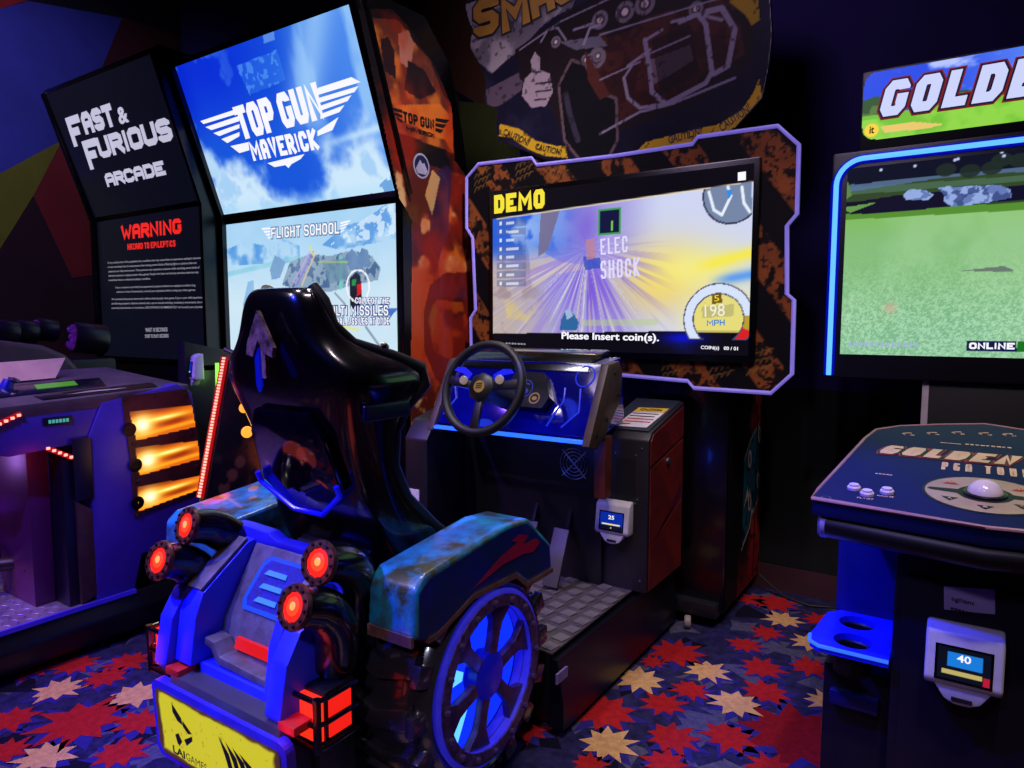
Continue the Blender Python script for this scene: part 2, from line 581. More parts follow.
# carpet stars (flat print woven into the carpet)
star_red = mat('carpet_red', (.66, .11, .12), .95, wear=(.56, .09, .11), wscale=40, bump=.3, bscale=300, spec=.1)
star_deep = mat('carpet_deep_red', (.50, .06, .10), .95, wear=(.42, .05, .09), wscale=40, bump=.3, bscale=300, spec=.1)
star_tan = mat('carpet_tan', (.80, .62, .40), .95, wear=(.70, .52, .34), wscale=40, bump=.3, bscale=300, spec=.1)
star_slate = mat('carpet_slate', (.30, .29, .38), .95, wear=(.24, .23, .33), wscale=40, bump=.3, bscale=300, spec=.1)
star_blue = mat('carpet_halo_blue', (.17, .14, .44), .95, wscale=40, bump=.3, bscale=300, spec=.1)
star_ink = mat('carpet_ink', (.06, .05, .13), .95, wscale=40, bump=.3, bscale=300, spec=.1)
LAYERS = {'slate': Mb(), 'ink': Mb(), 'halo': Mb(), 'deep': Mb(), 'red': Mb(), 'tan': Mb()}
LZ = {'slate': .0006, 'ink': .0009, 'halo': .0012, 'deep': .0016, 'red': .002, 'tan': .002}
rs = random.Random(3)
def star(layer, x, y, R, n=9, inner=.55, dz=0):
    ph = rs.random() * 6.28
    pts = []
    for i in range(2 * n):
        a = ph + math.pi * i / n + rs.uniform(-.06, .06)
        r = R * (rs.uniform(.82, 1.12) if i % 2 == 0 else inner * rs.uniform(.92, 1.08))
        pts.append((x + r * math.cos(a), y + r * math.sin(a), LZ[layer] + dz))
    c = (x, y, LZ[layer] + dz)
    N = 2 * n
    LAYERS[layer].add([c] + pts, [(0, 1 + i, 1 + (i + 1) % N) for i in range(N)])
stars = []
def fstar(kind, u, v, R):
    R *= .84
    p = at(u, v, Z=0)
    stars.append((p.x, p.y, R))
    star('halo', p.x + .012, p.y - .012, R * 1.16)
    star(kind, p.x, p.y, R)
for k, u, v, R in (('tan', 640, 680, .13), ('tan', 707, 671, .12), ('tan', 735, 703, .125), ('tan', 608, 744, .125), ('red', 676, 653, .16), ('red', 653, 662, .07),
                   ('red', 690, 690, .10), ('red', 663, 704, .11), ('red', 672, 738, .125), ('red', 728, 737, .12), ('red', 762, 668, .12), ('red', 765, 692, .12),
                   ('red', 767, 633, .10), ('red', 745, 645, .10), ('tan', 783, 620, .12), ('red', 775, 603, .15), ('tan', 812, 643, .12), ('red', 810, 667, .11),
                   ('deep', 795, 735, .26), ('red', 605, 712, .16), ('tan', 826, 702, .10), ('red', 665, 764, .10), ('red', 770, 768, .10), ('tan', 640, 625, .07),
                   ('red', 590, 765, .08), ('red', 752, 600, .1), ('red', 820, 620, .1),
                   ('red', 80, 722, .20), ('tan', 58, 690, .12), ('tan', 45, 757, .12), ('red', 120, 753, .12), ('red', 105, 678, .11), ('tan', 135, 695, .13),
                   ('red', 10, 720, .12), ('red', 140, 722, .11), ('red', 75, 665, .12), ('red', 5, 752, .10), ('red', 30, 668, .14), ('red', 128, 662, .12)):
    fstar(k, u, v, R)
tries = 0
while tries < 5200:
    tries += 1
    x, y = rs.uniform(XL + .2, XR - .2), rs.uniform(-2.0, YB - .1)
    big = rs.random() < .07
    R = .19 if big else rs.uniform(.075, .105)
    if all((x - a) ** 2 + (y - b) ** 2 > (R + c) ** 2 * 1.45 for a, b, c in stars):
        stars.append((x, y, R))
        star('halo', x + .012, y - .012, R * 1.16)
        star('deep' if big else rs.choice(['red', 'red', 'tan']), x, y, R)
for i in range(1500):
    x, y = rs.uniform(XL + .2, XR - .2), rs.uniform(-2.0, YB - .1)
    star(rs.choice(['slate', 'slate', 'ink']), x, y, rs.uniform(.07, .13), rs.choice([3, 4, 5]), .5, rs.uniform(0, .0002))
for k, m in (('slate', star_slate), ('ink', star_ink), ('halo', star_blue), ('deep', star_deep), ('red', star_red), ('tan', star_tan)):
    put('carpet_' + {'slate': 'slate_shards', 'ink': 'ink_shards', 'halo': 'star_shading', 'deep': 'large_stars', 'red': 'red_stars', 'tan': 'tan_stars'}[k],
        LAYERS[k].v, LAYERS[k].f, m, floor, smooth='flat2d', kind='stuff')

# mural shapes painted on the walls
WL = Panel((XL, 0, 0), (0, 1, 0), (0, 0, 1), 4, ZC)
WBk = Panel((XL, YB, 0), (1, 0, 0), (0, 0, 1), 8, ZC)
def paint(P, px, col, e=.002):
    m = mat('mural_%02d%02d%02d' % tuple(int(c * 99) for c in col), col, .85, wscale=2.5, spec=.2)
    P.shape('mural_shape', P.sts(px), m, wall_left if P is WL else wall_back, e=e, label=None)
paint(WL, [(-40, 240), (-40, 330), (120, 345), (120, 260), (35, 192)], (.13, .04, .10))
paint(WL, [(-60, 26), (28, 1), (122, 18), (100, 72), (62, 141), (-60, 208)], (.17, .18, .52), .004)
paint(WL, [(-60, 28), (-60, -60), (28, -60), (28, 0)], (.50, .11, .13), .003)
paint(WL, [(28, -60), (195, -60), (195, 40), (122, 18), (28, 1)], (.05, .04, .11), .003)
paint(WL, [(122, 18), (195, 40), (195, 130), (90, 130), (100, 72)], (.21, .06, .10), .003)
paint(WL, [(62, 141), (33, 195), (72, 278), (130, 270), (110, 130)], (.36, .08, .11), .004)
paint(WL, [(-60, 206), (62, 140), (33, 196), (-60, 345)], (.33, .32, .10), .005)
paint(WBk, [(415, -60), (415, 10), (428, 55), (447, 85), (475, 102), (520, 110), (520, -60)], (.40, .26, .18), .003)
paint(WBk, [(398, -60), (415, -60), (418, 20), (430, 60), (450, 88), (475, 103), (450, 100), (425, 80), (405, 40)], (.07, .06, .2), .004)
paint(WBk, [(425, 85), (450, 99), (475, 102), (520, 108), (520, 175), (440, 175)], (.34, .39, .18), .002)
paint(WBk, [(680, 380), (900, 395), (900, 575), (680, 575)], (.07, .08, .09), .002)

# ================================================================== racing cabinet
X0 = -1.55
rc = thing('racing_cabinet', 'off-road racing arcade cabinet with black bucket seat, teal fenders and red exhaust lights', 'arcade machine', (X0, 2.2, 0))
teal = mat('teal_rusted_paint', (.06, .50, .66), .3, coat=.5, wear=(.19, .21, .10), wscale=11, wamt=.47)
rust = mat('rust_edge', (.36, .22, .20), .7, wear=(.28, .15, .12), wscale=30)
rubber = mat('tyre_rubber', (.13, .12, .15), .26, wear=(.16, .13, .15), coat=.8)
blue_lit = mat('frame_blue_lit_paint', (.10, .14, .85), .42, wear=(.14, .18, .8), wscale=5)  # blue light on the bluish grey rear frame, put into the colour
greyp = mat('worn_grey_paint', (.36, .34, .42), .45, wear=(.28, .24, .27), wscale=18)
brownp = mat('bronze_brown_paint', (.24, .18, .17), .45, wear=(.30, .22, .17), wscale=20)
redp = mat('red_accent_paint', (.78, .10, .10), .5)
red_glow = lamp('red_lamp_lens', (1, .14, .08), 1.1)
red_core = lamp('red_lamp_core', (1, .50, .26), 2.2)
blue_led = lamp('blue_led_strip', (.12, .32, 1), 2.6)
cyan_glow = lamp('blue_backlight', (.04, .15, 1), 1.5)

# base, deck plate, skirt
Mb().box(X0 - .19, X0 + .17, 1.15, 1.93, .03, .30).put('rear_base', mat('base_black', (.025, .025, .045), .4), rc, bevel=.01)
base = Mb().yz([(1.93, .04), (3.05, .04), (3.05, .285), (1.93, .285)], -2.0, -1.13).put('base_platform', mat('base_black', (.025, .025, .045), .4), rc, bevel=.012)
Mb().xz([(-1.129, .03), (-1.075, .03), (-1.075, .12), (-1.10, .27), (-1.129, .27)], 1.93, 3.0).put('side_skirt', mat('skirt_dark_blue', (.03, .03, .075), .35), base)
deck = Mb().box(-1.95, -1.12, 1.93, 2.62, .286, .292).put('deck_plate', mat('deck_aluminium', (.36, .33, .34), .4, metal=.35, wear=(.28, .26, .28), wscale=20), rc, smooth=False)
sq0 = None
for i in range(6):
    for j in range(8):
        cx, cy = -1.15 - i * .078, 1.965 + j * .078 + (.039 if i % 2 else 0)
        if sq0 is None:
            sq0 = Mb().xy([(cx - .028, cy - .02), (cx + .02, cy - .028), (cx + .028, cy + .02), (cx - .02, cy + .028)], .2925, .297).put('tread_square', mat('tread_aluminium', (.46, .43, .44), .4, metal=.35), deck, smooth=False)
            o0 = Vector((cx, cy, 0))
        else:
            copy_piece(sq0, Vector((cx, cy, 0)) - o0)
Mb().box(-1.0895, -1.082, 1.90, 1.97, .205, .24).put('warning_sticker', mat('sticker_violet', (.45, .38, .6), .6), base, smooth=False)
for x, y in ((-1.02, 2.99), (-1.02, 3.58), (-1.9, 3.58)):
    Mb().lathe([(.0, -.014), (.026, -.014), (.03, -.008), (.03, .008), (.026, .014), (0, .014)], (x, y, .031), (.8, .3, 0), 16).put('caster', mat('caster_nylon', (.55, .5, .5), .5), rc)

# wheels with glowing rims
def ringpts(cy, cz, r, n, ph=0):
    return [(cy + r * math.cos(2 * math.pi * k / n + ph), cz + r * math.sin(2 * math.pi * k / n + ph)) for k in range(n)]
WY, WZ, WR = 1.55, .385, .36
def wheel(sx):
    """sx = +1 right wheel, -1 left wheel"""
    xo = X0 + sx * .45 - (.16 if sx < 0 else 0)
    d = (sx, 0, 0)
    ty = Mb().lathe([(.20, -.27), (.28, -.26), (.305, -.20), (.305, -.05), (.285, -.015), (.265, .0), (.25, -.015), (.20, -.02)], (xo, WY, WZ), d, 48, cap=False).put('tyre', rubber, rc)
    for k in range(16):
        a = 2 * math.pi * k / 16
        er = Vector((0, math.cos(a), math.sin(a)))
        et = Vector((0, -math.sin(a), math.cos(a)))
        ex = Vector((sx, 0, 0))
        c = Vector((xo, WY, WZ))
        m = Mb()
        if c.z + er.z * .372 < .01 + .0:
            continue
        m.slab([c + er * .297 + et * (-.052) - ex * .245, c + er * .297 + et * .010 - ex * .245, c + er * .297 + et * .034 - ex * .14, c + er * .297 + et * .010 - ex * .03, c + er * .297 - et * .052 - ex * .03, c + er * .297 - et * .016 - ex * .14], er * .034)
        m.put('tread_lug', rubber, ty, bevel=.006)
        m = Mb()
        m.obox(c + er * .300 - ex * .022, er * .028, et * .028, ex * .014)
        m.put('shoulder_lug', rubber, ty, bevel=.005)
    rim = Mb().lathe([(.205, -.03), (.243, -.02), (.252, .002), (.243, .008), (.236, .008), (.205, .006), (.200, -.05)], (xo, WY, WZ), d, 48, cap=False)
    rim = rim.put('wheel_rim', mat('rim_blue_violet', (.24, .22, .72), .4, wear=(.2, .17, .6), wscale=20, emit=(.16, .15, .88), estr=.3), rc)
    Mb().lathe([(.237, .006), (.237, .012), (.203, .012), (.203, .006), (.237, .006)], (xo, WY, WZ), d, 48).put('bolt_ring', mat('bolt_ring_metal', (.36, .28, .50), .38, metal=.5, wear=(.24, .15, .24), wscale=45), rim)
    b0 = None
    for k in range(16):
        a = 2 * math.pi * k / 16
        cy, cz = WY + .220 * math.cos(a), WZ + .220 * math.sin(a)
        if b0 is None:
            b0 = Mb().lathe([(.010, .0), (.010, .006), (.006, .010), (0, .010)], (xo + sx * .012, cy, cz), d, 8).put('bolt', mat('bolt_violet', (.45, .36, .55), .3, metal=.8), rim)
            q0 = Vector((0, cy, cz))
        else:
            copy_piece(b0, Vector((0, cy, cz)) - q0)
    bl = Mb().lathe([(0, -.055), (.202, -.055)], (xo, WY, WZ), d, 48).put('backlight_disc', cyan_glow, rim, smooth=False)
    for k in range(6):
        a = 2 * math.pi * k / 6 + .25
        def pt(r, da, x):
            return (xo + sx * x, WY + r * math.cos(a + da), WZ + r * math.sin(a + da))
        m = Mb()
        for x0, x1, L in ((-.028, -.004, [(.05, -.42), (.11, -.17), (.15, -.15), (.205, -.27), (.205, .27), (.15, .15), (.11, .17), (.05, .42)]),):
            m.slab([pt(r, da, x0) for r, da in L], (sx * (x1 - x0), 0, 0))
        m.put('spoke', mat('spoke_dark_violet', (.30, .22, .42), .35, metal=.5, wear=(.22, .14, .26), wscale=35), rim, bevel=.004)
        if k in (2, 3):
            m = Mb()
            m.slab([pt(r, da, -.045) for r, da in [(.085, .38), (.198, .30), (.198, .74), (.085, .66)]], (sx * .003, 0, 0))
            m.put('led_cluster', lamp('led_cyan', (.35, .70, 1), 1.6), rim, smooth=False)
    Mb().lathe([(.07, -.05), (.07, -.006), (.055, .002), (0, .002)], (xo, WY, WZ), d, 12).put('hub', mat('hub_blue', (.05, .06, .55), .35, emit=(.02, .03, .7), estr=.25), rim)
    if sx > 0:
        glow('wheel_glow', (xo - .03, WY, WZ), (.03, .06, 1), 2.0, .02)
wheel(1)
wheel(-1)

# fenders
FP = [(1.215, .625), (1.225, .745), (1.26, .775), (1.62, .815), (1.74, .805), (1.875, .69), (1.885, .60), (1.73, .60), (1.67, .648), (1.46, .655), (1.30, .605), (1.27, .605)]
def fender(sx):
    a, b = (X0 + .295, X0 + .455) if sx > 0 else (X0 - .64, X0 - .36)
    f = Mb().yz(FP, a, b).put('fender', teal, rc, bevel=.014, bseg=3)
    xo = X0 + .457 if sx > 0 else X0 - .642
    m = Mb()
    for (y0, z0), (y1, z1) in zip([(1.27, .605), (1.30, .605), (1.46, .655), (1.67, .648), (1.73, .60)], [(1.30, .605), (1.46, .655), (1.67, .648), (1.73, .60), (1.885, .60)]):
        m.slab([(xo, y0, z0 - .008), (xo, y1, z1 - .008), (xo, y1, z1 + .006), (xo, y0, z0 + .006)], (-sx * .03, 0, 0))
    m.box(a + .005, b - .005, 1.212, 1.222, .604, .632)
    m.put('fender_edge', rust, f, smooth=False)
    if sx > 0:
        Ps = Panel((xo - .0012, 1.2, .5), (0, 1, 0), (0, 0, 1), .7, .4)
        Ps.shape('side_shade', [(.035, .12), (.035, .235), (.075, .262), (.42, .30), (.53, .292), (.66, .185), (.67, .115), (.535, .115), (.475, .16), (.26, .168), (.11, .118)], mat('side_shade_navy', (.03, .13, .27), .3, wear=(.05, .10, .42), wscale=6, coat=.4), f, e=.0005)  # shade on the fender's side, put in as a darker navy sheet
        Ps.O += Vector((.002, 0, 0))
        Ps.shape('flame_decal', [(.25, .18), (.40, .205), (.50, .205), (.56, .195), (.60, .215), (.575, .235), (.50, .235), (.53, .255), (.48, .272), (.44, .262), (.47, .25), (.38, .232), (.30, .20)], mat('decal_crimson', (.55, .06, .22), .35), f)
fender(1)
fender(-1)
Mb().box(X0 - .34, X0 + .16, 1.25, 1.86, .30, .56).put('body_core', BLACK, rc, bevel=.01)
Mb().box(X0 - .36, X0 + .24, 1.10, 1.22, .10, .50).put('rear_chassis', BLACK, rc, bevel=.01)

# rear end: side plates, ridges, sloped panel
for sx in (-1, 1):
    a, b = (X0 - .305, X0 - .245) if sx < 0 else (X0 + .178, X0 + .238)
    Mb().yz([(1.24, .69), (1.14, .69), (1.055, .655), (1.01, .585), (.985, .46), (1.01, .425), (1.09, .395), (1.14, .42), (1.24, .55)], a, b).put('side_plate', blue_lit, rc, bevel=.008)
    a, b = (X0 - .243, X0 - .165) if sx < 0 else (X0 + .142, X0 + .177)
    r_ = Mb().yz([(1.26, .775), (1.20, .765), (1.055, .66), (1.03, .60), (1.01, .47), (1.26, .47)], a, b).put('ridge', blue_lit, rc, bevel=.006)
    m = Mb()
    m.slab([(a + .006, 1.205, .771), (a + .006, 1.056, .665), (b - .006, 1.056, .665), (b - .006, 1.205, .771)], (0, -.004, .006))
    m.put('ridge_cap', greyp, r_, smooth=False)
panel_ = Mb().yz([(1.26, .765), (1.225, .76), (1.115, .575), (1.09, .475), (1.26, .475)], X0 - .163, X0 + .14).put('sloped_panel', greyp, rc, bevel=.005)
# sloped panel's own plane: origin lower left of the slope
dn = Vector((0, .11, .185)).normalized()
PS = Panel((X0 - .143, 1.115, .575), (1, 0, 0), dn, .326, .239)
gr = PS.shape('grille_window', [(.045, .035), (.03, .06), (.05, .165), (.075, .19), (.28, .19), (.28, .035)], lamp('grille_rim', (.10, .32, .95), .75), rc, e=.002, th=.004)
PS.shape('grille_mesh', [(.058, .048), (.046, .065), (.064, .158), (.084, .178), (.272, .178), (.272, .048)], mat('mesh_blue', (.05, .07, .55), .6, wear=(.02, .02, .2), wscale=120, emit=(.04, .08, .8), estr=.25), gr, e=.007)
for k in range(3):
    t = .064 + k * .037
    PS.shape('louvre', [(.085, t), (.098, t + .014), (.17, t + .014), (.17, t)], lamp('louvre_glow', (.25, .55, 1), .9), gr, e=.009, th=.006)
m = Mb()
m.xz([(X0 - .15, .545), (X0 - .11, .54), (X0 - .085, .505), (X0 + .138, .495), (X0 + .138, .475), (X0 - .10, .482), (X0 - .125, .518), (X0 - .155, .524)], 1.045, 1.10)
m.put('bracket', greyp, rc, bevel=.004)
Mb().obox((X0 + .022, 1.098, .528), (.105, 0, 0), (0, .006, 0), (0, .004, .014)).put('accent_light', lamp('red_accent_glow', (.95, .10, .09), .75), rc, smooth=False)
Mb().box(X0 - .162, X0 + .14, 1.035, 1.075, .40, .475).put('lower_panel', blue_lit, rc, bevel=.004)
# crossbar behind the ridges
Mb().xz([(-1.84, .775), (-1.82, .80), (-1.775, .80), (-1.66, .795), (-1.62, .778), (-1.48, .778), (-1.45, .795), (-1.36, .80), (-1.33, .80), (-1.31, .775), (-1.33, .755), (-1.82, .755)], 1.225, 1.268).put('crossbar', mat('crossbar_violet', (.15, .15, .72), .4, wear=(.13, .12, .6)), rc, bevel=.005)
# ledge and name plate
Mb().yz([(.975, .405), (1.10, .41), (1.10, .455), (.985, .445)], X0 - .22, X0 + .24).put('ledge', mat('ledge_grey', (.20, .19, .26), .5), rc, bevel=.004)
Mb().box(X0 - .2, X0 + .22, .985, 1.12, .16, .404).put('bumper_block', mat('bumper_blue_black', (.03, .03, .12), .4), rc, bevel=.006)
for x in (-1.765, -1.29):
    Mb().box(x - .03, x + .03, .985, 1.04, .44, .462).put('bumper_tip', redp, rc, bevel=.003)
PN = Panel((X0 - .29, .985, .20), (1, 0, 0), (0, -.05, 1), .57, .225)
fr = [(a + .285, b + .1125) for a, b in rrect(.57, .225, .03)]
plate = PN.shape('plate_frame', fr, mat('plate_frame_violet', (.16, .18, .80), .3, wear=(.2, .12, .6), wscale=6), rc, e=-.02, th=.026)
sh = Sheet(Panel(PN.p(.018, .016), PN.ux, PN.uy, .534, .193), .004)
sh.C[:] = (.30, .18, .06)
x, y = np.abs(sh.S - .267) / .267, np.abs(sh.T - .0965) / .0965
e = (np.maximum(x - .93, 0) * 2.7 + np.maximum(y - .84, 0) * .9)
e = np.maximum(x ** 9, y ** 5) + .55 * sh.fb(14, 5) - .25
sh.mix(1 - sstep(e, .42, .62), (.88, .84, .10))
sh.mix((sh.fb(60, 8) > .72) * .35, (.5, .42, .1))
yp = sh.bake('name_plate', printmat('plate_print', .8, .35), plate, e=.0085, mask=[(a + .267, b + .0965) for a, b in rrect(.534, .193, .022)], label='yellow worn name plate')
PL = Panel(PN.p(0, 0, .0105), PN.ux, PN.uy, .57, .225)
for pts in ([(.105, .185), (.145, .155), (.150, .135), (.125, .140), (.105, .160)], [(.150, .150), (.190, .125), (.172, .118), (.150, .132)], [(.150, .095), (.190, .118), (.190, .105), (.160, .080)], [(.108, .095), (.125, .105), (.140, .085), (.125, .068), (.116, .072)]):
    PL.shape('emblem', pts, INK, plate, e=.001)
PL.text('LAI', (.095, .04), (.150, .04), .022, INK, plate, bold=.03)
PL.text('GAMES', (.155, .04), (.25, .04), .022, INK, plate, bold=.0)
for k in range(4):
    w0 = .012
    a = [(.40 + k * .03 + .10 * t * (1 - .15 * k), .17 - .018 * k - .10 * t) for t in (0, .5, 1)]
    a = [(.31 + .028 * k, .165 - .006 * k), (.335 + .03 * k, .115), (.355 + .026 * k, .060 + .01 * k)]
    PL.shape('emblem_stripe', [a[0], (a[1][0] + .016, a[1][1] + .012), (a[2][0] + .018, a[2][1]), (a[2][0], a[2][1] - .006), (a[1][0], a[1][1] - .004)], INK, plate, e=.001)
glow('name_plate_glow', (X0, .93, .46), (.1, .15, 1), .25, .02)

# caged tail lamps
for sx in (-1, 1):
    cx = X0 + (.265 if sx > 0 else -.36)
    tl = Mb().box(cx - .045, cx + .045, 1.06, 1.16, .385, .52).put('tail_lamp', mat('lamp_housing', (.06, .05, .07), .35), rc, bevel=.012)
    Mb().box(cx - .038, cx + .038, 1.045, 1.062, .398, .508).put('lens', lamp('tail_lens', (1, .16, .08), 1.5), tl, smooth=False)
    if sx > 0:
        Mb().box(cx + .0455, cx + .049, 1.07, 1.14, .405, .505).put('lens', lamp('tail_lens_side', (1, .13, .07), .9), tl, smooth=False)
    for zz in (.392, .452, .512):
        Mb().tube([(cx - .048, 1.06, zz), (cx - .046, 1.03, zz), (cx + .046, 1.03, zz), (cx + .054, 1.05, zz), (cx + .054, 1.155, zz)], .007, 8).put('cage_bar', GLOSS, tl)
    for q in (-.046, .050):
        Mb().tube([(cx + q, 1.032, .385), (cx + q, 1.032, .52)], .010, 8).put('cage_post', GLOSS, tl)
    glow('tail_glow', (cx, .97, .45), (1, .08, .04), .3, .02)

# exhaust pipes with red lamps
def exhaust(sx, end, path):
    d = (Vector((end[0], end[1], end[2])) - Vector(path[0])).normalized()
    pts = [Vector(end)] + [Vector(p) for p in path]
    # smooth the polyline
    sm = []
    for i in range(len(pts) - 1):
        p0, p1, p2, p3 = pts[max(0, i - 1)], pts[i], pts[i + 1], pts[min(len(pts) - 1, i + 2)]
        for k in range(6):
            t = k / 6
            sm.append(.5 * ((2 * p1) + (p2 - p0) * t + (2 * p0 - 5 * p1 + 4 * p2 - p3) * t * t + (3 * p1 - p0 - 3 * p2 + p3) * t ** 3))
    sm.append(pts[-1])
    n = len(sm)
    pipe = Mb().tube(sm, [.046 + .009 * min(1, i / 8) for i in range(n)], 20).put('exhaust_pipe', mat('pipe_black_enamel', (.035, .025, .045), .22, coat=.5), rc)
    e = Vector(end)
    fl = Mb().lathe([(.034, -.006), (.053, -.006), (.055, .0), (.052, .008), (.036, .010), (.034, .004), (.034, -.006)], e, d, 28).put('flange', mat('flange_bronze', (.40, .26, .20), .4, metal=.6, wear=(.22, .14, .13), wscale=60), pipe)
    x = d.cross(Vector((0, 0, 1))).normalized()
    y = d.cross(x)
    m = Mb()
    for k in range(12):
        a = 2 * math.pi * k / 12
        m.lathe([(.0038, .008), (.0038, .013), (0, .014)], e + (x * math.cos(a) + y * math.sin(a)) * .045, d, 6)
    m.put('flange_bolts', mat('bolt_dark', (.12, .08, .08), .4, metal=.7), pipe)
    ln = [e + d * .006 + (x * math.cos(2 * math.pi * k / 24) + y * math.sin(2 * math.pi * k / 24)) * (.035 - .002 * (k % 2)) for k in range(24)]
    put('lens', [e + d * .011] + ln, [(0, 1 + k, 1 + (k + 1) % 24) for k in range(24)], red_glow, pipe, smooth=60)
    Mb().lathe([(0, .0125), (.015, .0118), (.022, .0098)], e + x * -.003 - y * .002, d, 16).put('lens_ring', lamp('red_lamp_ring', (1, .26, .13), 1.3), pipe)
    Mb().lathe([(0, .0145), (.007, .0135), (.010, .0122)], e + x * -.004 - y * .003, d, 14).put('lens_core', red_core, pipe)
    glow('exhaust_glow', e + d * .05, (1, .10, .05), .12, .02)
for sx in (1, -1):
    exhaust(sx, (X0 + sx * .275, 1.085, .825), [(X0 + sx * .27, 1.16, .80), (X0 + sx * .255, 1.215, .75), (X0 + sx * .225, 1.24, .68), (X0 + sx * .20, 1.25, .60)])
    exhaust(sx, (X0 + sx * .282, 1.005, .745), [(X0 + sx * .285, 1.075, .718), (X0 + sx * .28, 1.12, .665), (X0 + sx * .265, 1.14, .60), (X0 + sx * .245, 1.15, .54)])

# bucket seat
SEC = [(.52, 1.46, .235, 1.80, .06), (.62, 1.43, .255, 1.74, .06), (.72, 1.385, .262, 1.64, .06), (.80, 1.345, .255, 1.545, .06), (.90, 1.30, .238, 1.45, .06), (1.0, 1.275, .232, 1.405, .06),
       (1.10, 1.24, .245, 1.40, .06), (1.165, 1.22, .258, 1.43, .06), (1.225, 1.20, .278, 1.492, .06), (1.27, 1.19, .272, 1.485, .06), (1.305, 1.18, .235, 1.405, .055), (1.34, 1.172, .188, 1.305, .05),
       (1.39, 1.165, .158, 1.262, .05), (1.455, 1.165, .138, 1.25, .045), (1.492, 1.18, .108, 1.24, .035)]
V, Fc = [], []
th = .035
for z, yb, hw, yr, ch in SEC:
    o_ = [(hw, yr), (hw + .006, (yr * .5 + yb * .5)), (hw, yb + ch), (hw - ch * .35, yb + ch * .3), (hw - ch, yb), (hw * .4, yb - .004), (-hw * .4, yb - .004), (-hw + ch, yb), (-hw + ch * .35, yb + ch * .3), (-hw, yb + ch), (-hw - .006, yr * .5 + yb * .5), (-hw, yr)]
    i_ = [(-hw + th, yr), (-hw + th, yr * .5 + yb * .5), (-hw + th + .01, yb + ch + th * .5), (-hw + ch, yb + th), (hw - ch, yb + th), (hw - th - .01, yb + ch + th * .5), (hw - th, yr * .5 + yb * .5), (hw - th, yr)]
    V += [(X0 + a, b, z) for a, b in o_ + i_]
n = 20
for i in range(len(SEC) - 1):
    for k in range(n):
        Fc.append((i * n + k, i * n + (k + 1) % n, (i + 1) * n + (k + 1) % n, (i + 1) * n + k))
L = (len(SEC) - 1) * n
for b in (0, L):
    q = lambda *a: Fc.append(tuple(b + i for i in a))
    for k in range(5):
        pass
    q(0, 1, 18, 19); q(1, 2, 17, 18); q(2, 3, 4, 16, 17); q(4, 5, 6, 7, 15, 16); q(7, 8, 9, 14, 15); q(9, 10, 13, 14); q(10, 11, 12, 13)
seat = put('seat_shell', V, Fc, GLOSS, rc, smooth=70, sub=2)
pad = mat('seat_vinyl', (.045, .04, .05), .45)
Mb().yz([(1.50, .52), (1.42, .80), (1.30, 1.05), (1.24, 1.25), (1.19, 1.46), (1.24, 1.47), (1.33, 1.25), (1.38, 1.02), (1.50, .78), (1.72, .66), (1.86, .62), (1.86, .52)], X0 - .13, X0 + .13).put('seat_pad', pad, seat, bevel=.03, bseg=3)
# rim welt along the shell's front edge
for sx in (-1, 1):
    Mb().tube([(X0 + sx * (hw - th * .5), yr, z) for z, yb, hw, yr, ch in SEC], .019, 10).put('edge_welt', pad, seat)
# back panel with blue trim, arrow badge, lower mount
bp = Mb().slab([(X0 - .15, 1.232, 1.10), (X0 - .11, 1.215, 1.165), (X0 + .11, 1.215, 1.165), (X0 + .15, 1.232, 1.10), (X0 + .165, 1.280, .95), (X0 + .06, 1.308, .87), (X0 - .06, 1.308, .87), (X0 - .165, 1.280, .95)], (0, -.022, -.008)).put('back_panel', mat('back_panel_gloss', (.03, .012, .05), .08, coat=1), seat, bevel=.006)
Mb().tube([(X0 - .166, 1.24, .965), (X0 - .166, 1.252, .935), (X0 - .06, 1.284, .862), (X0 + .06, 1.284, .862), (X0 + .166, 1.252, .935), (X0 + .166, 1.24, .965)], .008, 8).put('panel_trim', mat('trim_blue', (.05, .06, .75), .3, emit=(.03, .05, .9), estr=.35), seat)
PA = Panel((X0 + .02, 1.134, 1.355), (1, 0, 0), (0, -.04, 1), .2, .2)
badge = mat('badge_rust', (.60, .44, .38), .5, metal=.1, wear=(.25, .15, .13), wscale=40)
PA.shape('arrow_badge', [(0, .075), (.055, -.02), (.05, -.045), (.022, -.036), (.022, -.10), (.006, -.10), (.006, -.02), (-.004, .0), (-.03, -.045), (-.055, -.04), (-.05, -.01)], badge, seat, e=0, th=.012)
PA.shape('badge_stripe', [(-.03, -.05), (-.012, -.02), (-.008, -.12), (-.02, -.14), (-.03, -.12)], lamp('badge_blue', (.05, .10, .9), .35), seat, e=0, th=.006)
Mb().lathe([(.012, 0), (.012, .006), (0, .012)], (X0 + .262, 1.33, 1.335), (.7, 0, .7), 10).put('strap_button', GLOSS, seat)
Mb().obox((X0 + .268, 1.33, 1.165), (.006, 0, 0), (0, .085, 0), (0, 0, .022)).put('belt_slot', mat('slot_blue_black', (.05, .05, .22), .3), seat, bevel=.012, bseg=3)
mt = Mb().yz([(1.30, .56), (1.36, .74), (1.46, .74), (1.72, .60), (1.80, .56)], X0 - .15, X0 + .15).put('seat_mount', BLACK, rc, bevel=.01)
Mb().lathe([(.055, 0), (.055, .01), (.042, .012), (.042, .0), (.055, 0)], (X0 + .02, 1.315, .665), (0, -.95, .3), 24).put('mount_ring', mat('ring_blue', (.05, .06, .6), .3, emit=(.03, .05, .9), estr=.3), mt)

